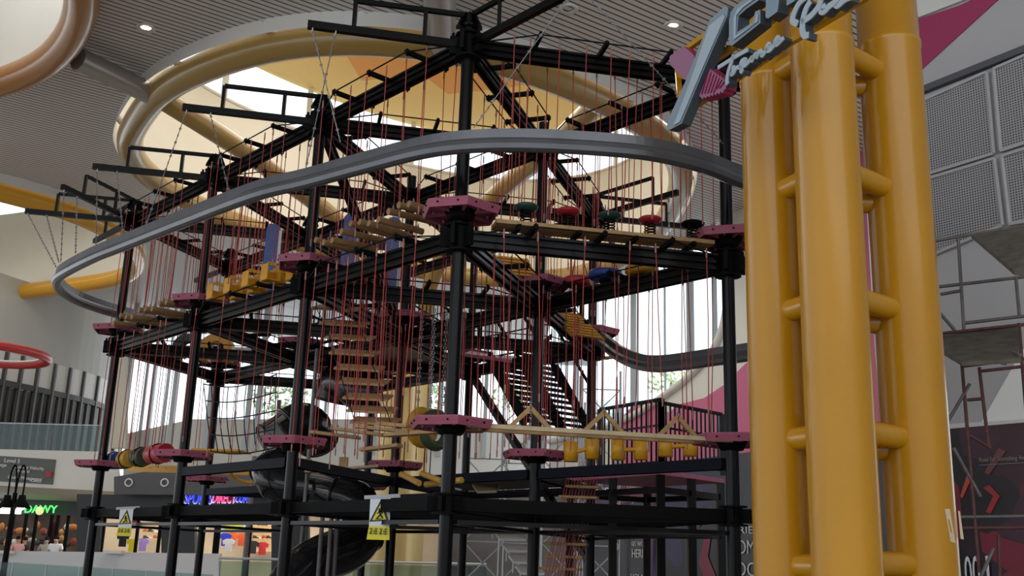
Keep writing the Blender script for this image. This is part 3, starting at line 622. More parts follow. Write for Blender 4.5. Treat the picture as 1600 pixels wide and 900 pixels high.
ropes((0,0),(-1,1),zaa,PBZ+.3,6,'lower'); ropes((0,1),(-1,1),zaa,PBZ,6,'lower'); ropes((0,0),(0,1),zaa,PBZ,6,'lower'); ropes((0,1),(1,1),zaa,PBZ,7,'lower'); ropes((1,0),(1,1),zaa,PBZ,5,'lower'); ropes((0,1),(0,2),zaa,PBZ,5,'lower'); ropes((3,0),(2,1),zaa,PBZ,5,'lower')
# ropes lying against the posts
for n,dx in (((0,1),-.1),((0,1),.1),((2,0),0),((3,0),.02),((1,1),.09),((2,1),.0),((0,2),.09),((2,1),.1)):
    p=N(n)+V((dx,-.11,0)); rope(p+V((0,0,ZT-.1)),p+V((0,0,3.3)),f'red rope running down {ND[n]}, {"left" if dx<.05 else "right"} side',f'red ropes on {ND[n]}')
# ---------------------------------------------------------------- crossings, upper tier
def span(a,b,t,z,off=0):
    A=N(a);B=N(b); d=(B-A).normalized(); return A.lerp(B,t)+V((-d.y,d.x,0))*off+V((0,0,z)),d,V((-d.y,d.x,0))
def logthing(p,d,half,r_,lab,cat='log',grp=None,m=LOG,tilt=0):
    a=p-d*half+V((0,0,tilt));b=p+d*half-V((0,0,tilt)); t=thing('hanging_log',p,lab,cat,grp)
    MB().tube([a,a.lerp(b,.3)+V((0,0,.004)),a.lerp(b,.7),b],r_,10).build('log',m,t); e=MB()
    for q in(a.lerp(b,.1),a.lerp(b,.9)): e.tube([q+V((0,0,-r_)),q+V((0,0,r_+.02))],.012,6); e.torus(q+V((0,0,r_+.03)),.02,.006,(1,0,0),8,4)
    e.build('eye_bolt',STEEL,t)
for k in range(11):
    p,d,s_=span((0,0),(1,0),.17+.062*k,PAZ+.16+.1*math.sin(k*1.3)*.6-.005*k); logthing(p,s_,.36,.045,f'round log, {ORD[k]} from the centre post in the upper log bridge',grp='logs of the upper log bridge beside the centre post',tilt=.02*math.sin(k))
for k in range(9):
    p,d,s_=span((2,0),(3,0),.15+.082*k,PAZ+.02+.05*math.sin(k*2)); logthing(p,s_,.38,.05,f'round log, {ORD[k]} from the third front post in the far left log bridge',grp='logs of the far left log bridge',tilt=.03*math.sin(k*1.7))
# yellow stirrup cups between (1,0) and (2,0)
def cup(p,d,sd,lab,grp,h=.22):
    t=thing('yellow_stirrup',p,lab,'stirrup',grp); mb=MB(); r_=.085
    w_=.11
    mb.bar(p+sd*w_-V((0,0,h/2)),p+sd*w_+V((0,0,h/2)),.2,.02,sd); mb.bar(p-sd*w_-V((0,0,h/2)),p-sd*w_+V((0,0,h/2)),.2,.02,sd); mb.bar(p-sd*w_-V((0,0,h/2)),p+sd*w_-V((0,0,h/2)),.2,.02); mb.bar(p-sd*w_+V((0,0,h/2))-d*.09,p+sd*w_+V((0,0,h/2))-d*.09,.02,.05)
    mb.bar(p+d*.1-V((0,0,h/2)),p+d*.1+V((0,0,h*.2)),.2,.02,d)
    mb.build('cup_body',YEL,t); e=MB(); e.torus(p+V((0,0,h/2+.03)),.03,.008,d,10,4); e.build('ring',STEEL,t)
for k in range(8):
    p,d,s_=span((1,0),(2,0),.16+.085*k,PAZ+.0,(.14 if k%2 else -.12)); cup(p,d,s_,f'yellow plastic stirrup, {ORD[k]} from the second front post on the upper tier','yellow stirrups on the upper tier',.24)
# balance beam and spring discs between centre and right post
a,d,s_=span((0,0),(-1,1),.12,PAZ-.115); b,_,_=span((0,0),(-1,1),.93,PAZ-.115)
t=thing('balance_plank',a,'long wide wooden plank on the upper tier beside the centre post','plank')
MB().bar(a,b,.34,.05).build('board',PLANK,t)
for k in(.1,.37,.63,.9): q=a.lerp(b,k)-V((0,0,.05)); MB().bar(q-s_*.2,q+s_*.2,.05,.05).build('bracket',BLK2,t)
for k,(f_,cm,cn) in enumerate([(.235,GREEN,'dark green'),(.39,RED,'red'),(.545,GREEN,'green grey'),(.70,RED,'bright red'),(.865,BLK2,'black')]):
    p,_,_=span((0,0),(-1,1),f_,PAZ-.1); t=thing('spring_disc',p,f'{cn} round disc on coil spring, {ORD[k]} from the centre post','step disc','spring discs on the plank')
    MB().lathe(p+V((0,0,.24)),[(0,-.03),(.1,-.03),(.15,0),(.155,.02),(.13,.04),(0,.035)],24).build('disc',cm,t)
    hel=[p+V((.07*math.cos(x*.6),.07*math.sin(x*.6),-.0+.21*x/60)) for x in range(60)]
    MB().tube(hel,.009,5).build('coil_spring',BLK2,t)
def disc(p,r_,h,m,lab,grp='cushion discs on the upper tier'):
    t=thing('cushion_disc',p,lab,'cushion disc',grp)
    MB().lathe(p,[(0,0),(r_*.85,0),(r_,h*.3),(r_,h*.75),(r_*.93,h),(r_*.5,h*1.05),(0,h)],28).build('cushion',m,t)
    e=MB()
    for k in range(3): a_=k*2.1; e.tube([p+V((.8*r_*math.cos(a_),.8*r_*math.sin(a_),h*.6)),p+V((.3*r_*math.cos(a_),.3*r_*math.sin(a_),h+.35))],.008,4)
    e.build('sling',ROPE,t); MB().cyl(p-V((0,0,.05)),p,.09,12).build('base_plate',BLK2,t)
for px,py,Y,m,cn,r_ in ((902,447,14.9,RED,'red',.22),(946,437,14.4,BLUE,'blue',.25),(1003,430,14.0,TYREY,'yellow',.24)):
    disc(at(px,py,Y),r_,.12,m,f'round {cn} cushion disc hanging behind the long plank')
# yellow slatted ramps
def ramp(p,q,wd,n,m,lab,lm=None,th=.03):
    p=V(p);q=V(q);d=(q-p).normalized(); sd=d.cross(V((0,0,1))).normalized(); t=thing('slatted_bridge',p,lab,'bridge')
    for k in range(n):
        c_=p.lerp(q,(k+.5)/n); MB().bar(c_-sd*wd/2,c_+sd*wd/2,(q-p).length/n*.82,th).build('slat',m,t)
    for s_ in(-1,1): MB().tube([p+sd*s_*wd*.52,q+sd*s_*wd*.52],.02,6).build('side_rope',lm or YEL,t)
ramp(at(880,487,17.2),at(918,527,16.4),.55,9,YEL,'yellow slatted bridge leading to the rear right platform')
ramp(at(798,402,15.4),at(812,432,14.9),.5,6,YEL,'yellow slatted bridge behind the centre post on the upper tier')
ramp(at(1168//1+(-230),560,19),at(985,556,19.2),.2,3,PLANKL,'short pale slatted bridge behind the rear right platform')
# blue boards
for k,(px,py,Y,h) in enumerate([(423,402,18.2,1.3),(545,395,17.6,1.5),(612,405,17.2,1.55)]):
    p=at(px,py,Y); t=thing('blue_paddle_board',p-V((0,0,h/2)),f'tall blue rounded paddle board, {ORD[k]} from the left, behind the log bridge','paddle board','blue paddle boards')
    n=14; pr=[]
    wd=.13
    for i in range(n+1): a_=math.pi*i/n; pr.append(p+V((wd*math.cos(a_),0,h/2-.13+.13*math.sin(a_))))
    pr+=[p+V((-wd,0,-h/2)),p+V((wd,0,-h/2))]
    MB().prism(pr,(0,.04,0)).build('board',BLUE2,t); MB().bar(p+V((wd+.01,.0,-h/2)),p+V((wd+.01,0,h/2-.13)),.05,.02).build('edge_strip',WHITE,t)
# arch blocks yellow and grey, on upper tier back left
for px,py,Y,m,cn in ((337,545,21,YEL,'yellow'),(293,545,21.5,CHAR,'charcoal')):
    p=at(px,py,Y); t=thing('arch_block',p-V((0,0,.25)),f'{cn} hanging block with a large round opening behind the third front post','arch block'); mb=MB()
    n=16; out=[(.33*math.cos(math.pi*i/n),.05+.28*math.sin(math.pi*i/n)) for i in range(n+1)]; inn=[(.17*math.cos(math.pi*i/n),.0+.17*math.sin(math.pi*i/n)) for i in range(n+1)]
    out=[(.33,-.25)]+out+[(-.33,-.25)]; inn=[(.15,-.25)]+inn+[(-.15,-.25)]
    k=len(out); vs=[p+V((x,y_,z)) for y_ in(0,.25) for l in(out,inn) for x,z in l]
    fs=[]
    for i in range(k-1): fs+=[(i,i+1,k+i+1,k+i),(2*k+i,3*k+i,3*k+i+1,2*k+i+1),(i,2*k+i,2*k+i+1,i+1),(k+i,k+i+1,3*k+i+1,3*k+i)]
    mb.add(vs,fs); mb.build('block',m,t); MB().tube([p+V((0,.1,.33)),p+V((0,.1,1.6))],.01,5).build('sling',ROPE,t)
# ---------------------------------------------------------------- crossings, lower tier
# descending plank stair
st=[(521,484),(532,506),(549,530),(545,552),(557,575),(571,595),(577,618),(585,640),(590,662)]
st=[(520,482,.33),(533,506,.34),(543,528,.34),(549,552,.34),(557,576,.34),(564,598,.34),(570,622,.33),(577,642,.33),(582,660,.33)]
sd2=dr(AZ+math.pi*.62)
grp='planks of the hanging stair'
for k,(px,py,hl) in enumerate(st):
    Y=15.6-.06*k; p=at(px,py,Y); x=V((1,.15,0)).normalized(); y=V((-.15,1,0)).normalized()
    t=thing('hanging_plank',p,f'wooden plank, {ORD[k]} from the top of the hanging plank stair','plank',grp)
    MB().prism([p-x*hl+y*.0,p+x*hl,p+x*(hl+.1)+y*.3+V((0,0,.12)),p-x*(hl-.1)+y*.3+V((0,0,.12))],(0,0,-.035)).build('board',PLANK,t)
    e=MB(); 
    for s_ in(-1,1): e.torus(p+x*s_*(hl-.07)+y*.1+V((0,0,.02)),.025,.008,(1,0,0),8,4)
    e.build('eye_bolt',STEEL,t)
    if k<8:
        q=at(st[k+1][0],st[k+1][1],15.6-.06*(k+1))
        for s_ in(-1,1): rope(p+x*s_*(hl-.07),q+x*s_*(hl-.07),f'{ORD[k]} short dark cord between stair planks from the top, {"left" if s_<0 else "right"} side','cords between the stair planks',CABLE,False)
    if k%1==0:
        for s_ in(-1,1): rope(p+x*s_*(hl-.07)+y*.1+V((0,0,ZT-1.6-p.z+(.2*(k%3)))),p+x*s_*(hl-.07)+y*.1,f'{ORD[k]} red rope from the top holding the hanging stair, {"left" if s_<0 else "right"} side','red ropes of the hanging stair')
for k,(x0,y0,x1,y1,Y) in enumerate([(487,675,560,684,15.4),(520,669,600,680,15.0),(555,666,640,675,14.4),(592,662,640,666,13.8),(603,680,690,674,13.8),(565,703,625,696,14.6)]):
    a=at(x0,y0,Y);b=at(x1,y1,Y-.25); t=thing('hanging_plank',a.lerp(b,.5),f'flat wooden plank, {ORD[k]} of the loose planks left of the lower centre platform','plank','flat planks left of the lower centre platform')
    MB().bar(a,b,.16,.045).build('board',PLANK,t); e=MB(); 
    for q in(.1,.9): e.torus(a.lerp(b,q)+V((0,0,.03)),.02,.007,(1,0,0),8,4)
    e.build('eye_bolt',STEEL,t)
for k,(px,py) in enumerate([(480,725),(537,722)]):
    p=at(px,py,17.5); tag(MB().box(p,.14,.1,.16).build('wood_block',PLANK),f'small upright wooden block, {ORD[k]} from the left, on the lower walkway','block','wooden blocks on the lower walkway')
m_=MB(); m_.bar(at(476,737,17.2),at(590,729,17.4),.35,.04); tag(m_.build('walkway_plank',PLANKL),'pale plank walkway under the second front platform','plank')
# A-frame timber beams at lower right
a,d,s_=span((0,0),(-1,1),.06,PBZ-.02,-.0); b,_,_=span((0,0),(-1,1),.98,PBZ-.02,-.0)
t=thing('trestle_beam',a,'long pale timber beam with three wooden peaks between centre and right posts','beam')
for o_ in(-.17,.17): MB().bar(a-s_*o_,b-s_*o_,.07,.05).build('timber',PLANK if o_<0 else PLANKL,t)
for f_ in(.27,.53,.80):
    p,_,_=span((0,0),(-1,1),f_,PBZ,-.0)
    for s2 in(-1,1): MB().bar(p+V((0,0,.25)),p+d*s2*.25-s_*0,.045,.05).build('peak_leg',PLANK,t)
    MB().torus(p+V((0,0,.27)),.03,.009,d,10,4).build('ring',STEEL,t)
for i in range(3):
    ps=[]
    for j in range(2):
        px=[(892,706),(925,702),(966,703),(1001,703),(1040,698),(1078,697)][i*2+j]; p=at(px[0],px[1],15.0-.2*i); ps.append(p); 
        t=thing('yellow_step_cup',p-V((0,0,.16)),f'yellow curved step cup, {ORD[i*2+j]} from the left below the timber beam','step cup','yellow step cups below the timber beam')
        MB().lathe(p,[(.09,-.14),(.1,-.14),(.105,.14),(.095,.14),(.09,-.14)],20).build('shell',YEL,t); MB().cyl(p-V((0,0,.14)),p-V((0,0,.12)),.092,16).build('footplate',YEL,t)
    MB().cyl(ps[0]+V((.08,-.04,0)),ps[1]+V((-.08,-.04,0)),.03,8).build('joining_bar',YEL,t)
# barrels / rolls left lower
for k,(px,py,Y,m,cn,r_,w_) in enumerate([(179,719,20.0,BLUE,'dark blue',.15,.34),(199,717,19.6,TYREY,'mustard',.16,.34),(221,714,19.2,OLIVE,'olive',.17,.34),(248,709,18.6,RED,'dark red',.17,.6)]):
    p=at(px,py,Y); dd=(-U).normalized(); q=dd*w_/2; t=thing('padded_roll',p-V((0,0,r_)),f'{cn} padded roll hanging between the far left posts','padded roll','padded rolls between the far left posts')
    MB().tube([p-q,p-q*.9,p+q*.9,p+q],r_,14).build('roll',m,t); MB().torus(p,r_+.006,.012,dd,18,5).build('strap',BLK2,t)
for k,(px,py,Y) in enumerate([(322,702,19.5)]):
    p=at(px,py,Y); t=thing('yellow_ladder_bridge',p,'flat yellow ladder bridge behind the lower third front platform','ladder bridge')
    a=at(300,702,19.8);b=at(372,704,18.8); v_=V((.1,.5,0))
    MB().tube([a,b],.022,6).build('rail',YEL,t);MB().tube([a+v_,b+v_],.022,6).build('rail',YEL,t)
    for j in range(8): q=a.lerp(b,j/7); MB().tube([q,q+v_],.016,6).build('rung',YEL,t)
t=thing('yellow_walkway',at(210,737,21),'long yellow slatted walkway beam behind the left lower platforms','walkway')
A_=at(208,729,21.5);B_=at(440,735,19.5)
MB().bar(A_,B_,.5,.03).build('deck',YEL,t); MB().bar(A_-V((0,.25,.05)),B_-V((0,.25,.05)),.04,.14).build('side_beam',YEL,t); 
for j in range(9): q=A_.lerp(B_,(j+.5)/9); MB().bar(q-V((0,.27,.02)),q+V((0,.27,-.02)),.06,.07).build('slat',YEL,t)
for k,(px,py,R_) in enumerate([(385,741,.28),(415,738,.2)]):
    p=at(px,py,19); tag(MB().torus(p,R_,.03,(0,.5,1),24,6).build('yellow_hoop',YEL),f'yellow hoop, {["wide","small"][k]} one under the walkway left of the second front post','hoop')
# cargo net
def net():
    A=at(318,600,18.2);B=at(432,585,16.2);Cc=at(330,705,18.2);D=at(428,700,16.2)
    t=thing('cargo_net',Cc,'black rope cargo net sagging behind the third front post','net')
    def P(u,v): a=A.lerp(B,u);b=Cc.lerp(D,u); return a.lerp(b,v)+V((0,-.25*math.sin(u*math.pi)*math.sin(v*3),-.12*math.sin(u*math.pi)*(1-v*.4)))
    mb=MB()
    for j in range(5): mb.tube([P(i/10,j/4) for i in range(11)],.011,5)
    mb.build('horizontal_cord',CABLE,t); mb=MB()
    for i in range(9): mb.tube([P(i/8,j/6) for j in range(7)],.009,5)
    mb.build('vertical_cord',CABLE,t)
net()
# tyres hanging
for px,py,Y,m,cn in ((660,668,15.5,TYREY,'yellow'),(680,672,15.1,OLIVE,'dark green')):
    p=at(px,py,Y); t=thing('hanging_tyre',p-V((0,0,.3)),f'{cn} tyre hanging on chains left of the centre post','tyre','tyres left of the centre post')
    axx=V((.75,-.65,0)).normalized(); sd=V((-axx.y,axx.x,0))
    MB().torus(p,.235,.075,axx,28,10).build('tyre',m,t)
    for s_ in(-1,1):
        a_=p+sd*s_*.12+V((0,0,.28)); mb=MB()
        for k in range(26): mb.torus(a_+V((0,0,.06*k)),.022,.007,(1,0,0) if k%2 else (0,1,0),8,4)
        mb.build('chain',STEEL,t)
for k,(x0,y0,x1,y1) in enumerate([(627,741,655,755),(659,740,690,752),(665,757,722,750)]):
    p=at(x0,y0,15.8);q=at(x1,y1,15.3); t=thing('yellow_log',p.lerp(q,.5),f'short yellow pole, {ORD[k]} from the left, hanging under the lower centre platform','pole','short yellow poles'); MB().cyl(p,q,.045,12).build('pole',mat('varnished_yellow_pole','#cfa048',.4),t); MB().tube([p.lerp(q,.1),p.lerp(q,.1)+V((0,0,.5))],.008,4).build('cord',CABLE,t)
# ---------------------------------------------------------------- tube slide
BT=mat('black_slide_plastic','#17181b',.25,0,.4)
sl=thing('tube_slide',at(500,960,18),'black spiral tube slide with clear sections behind the second front post','slide')
def hollow(pts,r_,m,name,ri=None,parent=sl):
    n=24; pts=[V(p) for p in pts]; mb=MB(); mb.tube(pts,r_,n,caps=False); mb.tube(pts,r_*.95,n,caps=False)
    for e_,f_ in((0,1),(-1,-2)): mb.torus(pts[e_],r_,.03,(pts[f_]-pts[e_]),n,6)
    return mb.build(name,m,parent)
hollow(smooth([at(418,690,18.6),at(436,679,18.7),at(452,668,18.8)],4),.33,CLEAR,'clear_section')
hollow(smooth([at(452,668,18.8),at(470,660,18.9),at(487,668,19.1),at(496,690,19.4)],4),.37,BT,'elbow')
hollow(smooth([at(590,612,20),at(565,612,20),at(545,596,20.2),at(528,600,20.5),at(520,625,20.6)],4),.4,BT,'elbow')
hollow(smooth([at(425,730,18.5),at(436,752,18.3),at(458,762,18.2),at(482,764,18.2)],4),.38,BT,'elbow')
hollow(smooth([at(482,764,18.2),at(505,768,18.2),at(528,776,18.2)],4),.33,CLEAR,'clear_section')
hollow(smooth([at(528,776,18.2),at(556,784,18.1),at(568,806,18.0),at(566,832,17.8)],5),.36,BT,'elbow')
hollow(smooth([at(566,832,17.8),at(545,856,17.5),at(505,872,17.2),at(470,895,17),at(440,940,16.8)],5),.38,BT,'chute')
for px,py,Y in ((500,860,16.6),(515,850,16.6),(524,860,16.7),(484,690,17.5)):
    a,b=vert(px,py,Y,0,2.3 if px>490 else 5); MB().cyl(a,b,.035,8).build('support_leg',SCAFG,sl)
# ---------------------------------------------------------------- warning signs
def warn(px,py,Y,s,lab):
    c_=at(px,py,Y); t=thing('warning_sign',c_-V((0,0,.3*s)),lab,'warning sign')
    def q(x,z,dy=0): return c_+V((x*s,-dy,z*s))
    MB().prism([q(-.125,.22),q(.125,.23),q(.13,-.14),q(-.12,-.14)],(0,.006,0)).build('sheet',mat('white_paper','#d8dbe2',.5),t)
    MB().prism([q(-.12,-.14,.001),q(.13,-.14,.001),q(.14,-.3,.001),q(-.14,-.3,.001)],(0,.006,0)).build('caption_panel',mat('warning_yellow','#dccf2c',.5),t)
    MB().prism([q(-.12,-.09,.004),q(.12,-.07,.004),q(.01,.19,.004)],(0,.003,0)).build('triangle_border',mat('sign_black','#16150f',.5),t)
    MB().prism([q(-.085,-.07,.006),q(.085,-.055,.006),q(.008,.13,.006)],(0,.002,0)).build('triangle',MC['warning_yellow'],t)
    f_=MB(); f_.ball(q(.0,.06,.009),.018*s,.006*s,.018*s,8); f_.bar(q(.0,.045,.009),q(.015,-.0,.009),.004,.03*s); f_.bar(q(.012,.0,.009),q(-.03,-.05,.009),.004,.02*s); f_.bar(q(.012,.0,.009),q(.045,-.045,.009),.004,.02*s); f_.bar(q(.0,.04,.009),q(.04,.02,.009),.004,.014*s); f_.bar(q(.0,.04,.009),q(-.03,.01,.009),.004,.014*s); f_.bar(q(-.05,-.055,.009),q(.03,-.05,.009),.004,.01*s); f_.build('falling_figure',MC['sign_black'],t)
    g_=MB()
    for k,x in enumerate((-.09,-.03,.03,.09)):
        z=-.2
        g_.bar(q(x-.02,z+.03,.009),q(x+.02,z+.03,.009),.004,.008*s); g_.bar(q(x,z+.035,.009),q(x,z-.035,.009),.008*s,.004); g_.bar(q(x-.02,z-.03,.009),q(x+.022,z-.028,.009),.004,.008*s)
        if k%2: g_.bar(q(x-.02,z+.0,.009),q(x+.02,z+.0,.009),.004,.008*s); g_.bar(q(x-.022,z+.02,.009),q(x-.022,z-.03,.009),.008*s,.004)
        else: g_.bar(q(x+.018,z+.01,.009),q(x-.018,z-.02,.009),.004,.008*s)
    g_.build('caption_characters',MC['sign_black'],t)
    MB().bar(q(-.2,.2,.004),q(.24,.235,.004),.004,.045*s).build('tape',mat('clear_tape','#a9abaf',.3),t)
warn(593,804,12.95,1.0,'white and yellow warning sign taped to the bottom beam left of the centre post')
warn(196,812,18.4,.92,'white and yellow warning sign taped to the bottom beam at the far left')
# ---------------------------------------------------------------- pink deck with gate railing and black table frame (right)
dk=[at(884,742,17.4),at(1033,730,15.4),at(1132,745,16.7),at(1010,752,18.2)]
for p in dk: p.z=2.95
t=thing('pink_stage',V((dk[1].x,dk[1].y,0)),'pink topped black steel stage behind the lower right span','stage')
MB().prism(dk,(0,0,-.07)).build('deck',PINKD,t)
for i,f_ in ((0,0),(0,.5),(1,0),(2,0),(3,0),(1,.5)):
    p=dk[i].lerp(dk[(i+1)%4],f_); p=p.lerp(cen(dk),.06); MB().bar(V((p.x,p.y,0)),V((p.x,p.y,2.88)),.12,.12).build('leg',BLK,t)
for z in (2.66,2.06):
    for i in range(4): a=dk[i].lerp(cen(dk),.06);b=dk[(i+1)%4].lerp(cen(dk),.06); MB().bar(V((a.x,a.y,z)),V((b.x,b.y,z)),.07,.09).build('cross_rail',BLK,t)
def railing(a,b,h,n,lab,wd=.05,m=BLK,r_=.022):
    a=V(a);b=V(b); t=thing('railing',a,lab,'railing'); hh=V((0,0,h))
    MB().bar(a+hh,b+hh,wd,wd).build('top_rail',m,t); MB().bar(a+V((0,0,.08)),b+V((0,0,.08)),wd*.8,wd*.8).build('bottom_rail',m,t)
    MB().bar(a,a+hh,.09,.09).build('post',m,t); MB().bar(b,b+hh,.09,.09).build('post',m,t)
    MB().bar(a+hh*.62,b+hh*.62,wd*.6,wd*.6).build('middle_rail',m,t)
    for i in range(1,n): p=a.lerp(b,i/n); MB().bar(p+V((0,0,.08)),p+hh,r_*1.3,r_*1.3).build('baluster',m,t)
ga=at(938,634,16.9);gb_=at(1033,624,15.6);gc=at(1127,642,16.65)
for p in(ga,gb_,gc): p.z=3.0
zt_=at(1033,624,15.6).z-3.0
railing(ga,gb_,zt_,13,'black barred railing on the pink stage, left side'); railing(gb_,gc,zt_-.05,14,'black barred railing on the pink stage, right side')
# rear walkways with railings (mid tier)
for a,b in (((1,1),(1,2)),((1,1),(2,1)),((0,2),(1,2)),((1,2),(2,2)),((2,1),(2,2))):
    A=N(a,ZA+.15);B=N(b,ZA+.15); railing(A.lerp(B,.08),B.lerp(A,.08),.85,16,f'black barred railing, upper tier, {ND[a]} to {ND[b]}',.04,BLK2,.014)
# stairs black
def stair(a,b,n,wd,lab):
    a=V(a);b=V(b); t=thing('steel_staircase',a,lab,'staircase'); d=(b-a); sd=V((-d.y,d.x,0)).normalized()
    for s_ in(-1,1):
        MB().bar(a+sd*s_*wd/2,b+sd*s_*wd/2,.05,.2).build('stringer',BLK2,t)
        MB().bar(a+sd*s_*wd/2+V((0,0,.9)),b+sd*s_*wd/2+V((0,0,.9)),.04,.05).build('handrail',BLK2,t)
        for i in range(0,n+1,2): p=a.lerp(b,i/n)+sd*s_*wd/2; MB().bar(p,p+V((0,0,.9)),.02,.02).build('baluster',BLK2,t)
    for i in range(n): p=a.lerp(b,(i+.5)/n); MB().bar(p-sd*wd/2,p+sd*wd/2,.22,.03).build('tread',BLK2,t)
stair(at(790,560,19.5),at(850,665,18.5),12,.8,'black steel staircase descending behind the centre post')
stair(at(845,570,22),at(905,680,21),12,.8,'black steel staircase further back, right of the red-roped post')
for z_,k in((ZB+.1,'lower'),):
    m_=MB(); P=[N((1,1),z_),N((0,1),z_),N((0,2),z_),N((1,2),z_)]; c_=cen(P); m_.prism([p.lerp(c_,.25) for p in P],(0,0,-.05)); tag(m_.build('landing',BLK2),'black steel landing in the middle of the frame on the lower tier','landing')
m_=MB(); P=[N((1,1),ZA+.12),N((1,2),ZA+.12),N((2,1),ZA+.12)]; c_=cen(P); m_.prism([p.lerp(c_,.12) for p in P],(0,0,-.05)); tag(m_.build('landing',mat('grey_landing','#3a3f46',.4)),'triangular grey landing on the upper tier behind the second front post','landing')
m_=MB(); m_.prism([at(725,552,19).lerp(at(725,552,19),0),at(800,562,18.5),at(800,560,20),at(735,548,20.4)],(0,0,-.06)); tag(m_.build('pink_deck_panel',PINKD),'flat pink deck panel right behind the centre post','deck')
# rope ladder of planks (bottom centre right)
for k,(x0,x1,y) in enumerate([(886,938,760),(875,934,776),(863,926,812),(860,922,832),(851,918,849),(849,912,869),(844,908,888)]):
    a=at(x0,y,15.5);b=at(x1,y+2,15.3); t=thing('ladder_plank',a.lerp(b,.5),f'thin plank, {ORD[k]} from the top of the netted plank ladder','plank','planks of the netted ladder'); MB().bar(a,b,.14,.035).build('board',PLANK,t)
    e=MB(); e.torus(a.lerp(b,.1),.02,.007,(1,0,0),8,4); e.torus(a.lerp(b,.9),.02,.007,(1,0,0),8,4); e.build('eye_bolt',STEEL,t)
for k in range(11):
    a=at(888+k*4.8,735,15.5);b=at(850+k*5,905,15.2); rope(a,b,f'{ORD[k]} red net rope from the left at the plank ladder','red net ropes at the plank ladder',ROPE,False)
for k,(x0,x1,y) in enumerate([(770,812,828),(781,822,845),(792,833,863),(802,842,881),(813,852,898)]):
    a=at(x0,y,17);b=at(x1,y+1,17.1); t=thing('white_step',a.lerp(b,.5),f'pale step, {ORD[k]} from the top of the white stair behind the frame','step','pale steps behind the frame'); MB().prism([a,b,b+V((-.08,.36,.1)),a+V((-.08,.36,.1))],(0,0,.04)).build('tread',mat('pale_step','#efece6',.5),t); MB().tube([a-V((0,0,.14)),a],.015,5).build('bracket',SCAFW,t)
p=at(758,757,18); m_=MB(); m_.prism([at(738,756,17.5),at(780,758,17.5),at(776,766,16.9),at(746,767,16.9)],(0,0,-.04)); tag(m_.build('pale_platform',PLANKL),'small pale tray-like board right of the centre post','board')
for k,(px,py,Y) in enumerate([(760,751,18.5),(790,755,19)]): tag(MB().box(at(px,py,Y),.8,.5,.08).build('pink_slab',PINKD),f'pink slab, {["left","right"][k]} one of two beside the centre post near the bottom','slab')
# ---------------------------------------------------------------- white trusses / scaffold behind
def truss(px,Y,z0,z1,lab):
    p=at(px,800,Y); t=thing('scaffold_truss',V((p.x,p.y,z0)),lab,'scaffold'); m_=MB(); w_=.5
    for x in(-w_,w_): 
        for y in (0,.9): MB().cyl(V((p.x+x,p.y+y,z0)),V((p.x+x,p.y+y,z1)),.028,6).build('upright',SCAFW,t)
    n=int((z1-z0)/1.0)
    for i in range(n):
        za_=z0+i; MB().bar(V((p.x-w_,p.y,za_)),V((p.x+w_,p.y,za_+1)),.03,.03).build('diagonal',SCAFW,t); MB().bar(V((p.x+w_,p.y,za_)),V((p.x-w_,p.y,za_+1)),.03,.03).build('diagonal',SCAFW,t); MB().bar(V((p.x-w_,p.y,za_+1)),V((p.x+w_,p.y,za_+1)),.03,.03).build('rung',SCAFW,t)
truss(757,26,0,4,'pale metal scaffold truss behind the centre post'); truss(812,27,0,6.5,'tall pale metal scaffold truss behind the red-roped post'); truss(880,26,0,5.5,'pale metal scaffold truss behind the netted plank ladder'); truss(938,27,0,6.5,'pale metal scaffold truss left of the pink stage')
m_=MB()
for k in range(5): pass
# ---------------------------------------------------------------- near scaffold at right
def pipe(a,b,Y1,Y2,m=SCAF,r_=.024,parent=None,name='pipe'): return MB().cyl(at(*a,Y1),at(*b,Y2),r_,10).build(name,m,parent)
ys=13.2; sc=thing('scaffold_tower',at(1500,880,ys),'rust red and grey pipe scaffold tower at the right edge','scaffold')
for a,b,m in [((1455,377),(1640,346),SCAFG),((1497,372),(1506,515),SCAFG),((1460,449),(1640,428),SCAFG),((1506,505),(1600,494),SCAFG),((1587,432),(1593,495),SCAFG),((1462,522),(1620,505),SCAF),((1462,538),(1590,526),SCAF),((1506,572),(1640,556),SCAF),((1503,570),(1530,895),SCAF),((1530,574),(1545,700),SCAF),((1532,580),(1640,568),SCAF),((1512,625),(1536,623),SCAF),((1592,505),(1603,640),SCAF),((1500,808),(1640,806),SCAFG),((1500,825),(1640,824),SCAF),((1470,460),(1503,454),SCAFG),((1465,485),(1492,516),SCAFG),((1480,660),(1515,600),SCAFG),((1490,700),(1532,776),SCAFG),((1533,900),(1553,857),SCAFG),((1560,835),(1562,900),SCAF),((1514,680),(1548,700),SCAF)]:
    pipe(a,b,ys,ys,m,.022,sc)
MB().prism([at(1518,372,13),at(1640,352,12.4),at(1680,440,10.4),at(1585,430,10.8)],(0,0,.05)).build('upper_deck',PLY,sc)
MB().prism([at(1462,531,13.4),at(1592,515,13.2),at(1596,567,11.6),at(1503,572,11.9),at(1470,552,12.6)],(0,0,.05)).build('lower_deck',PLY,sc)
for a,b in (((1560,366),(1612,405)),((1500,542),(1570,566)),((1540,534),(1594,552))): MB().bar(at(*a,13)-V((0,0,.02)),at(*b,11.7)-V((0,0,.02)),.04,.03).build('deck_batten',SCAFG,sc)
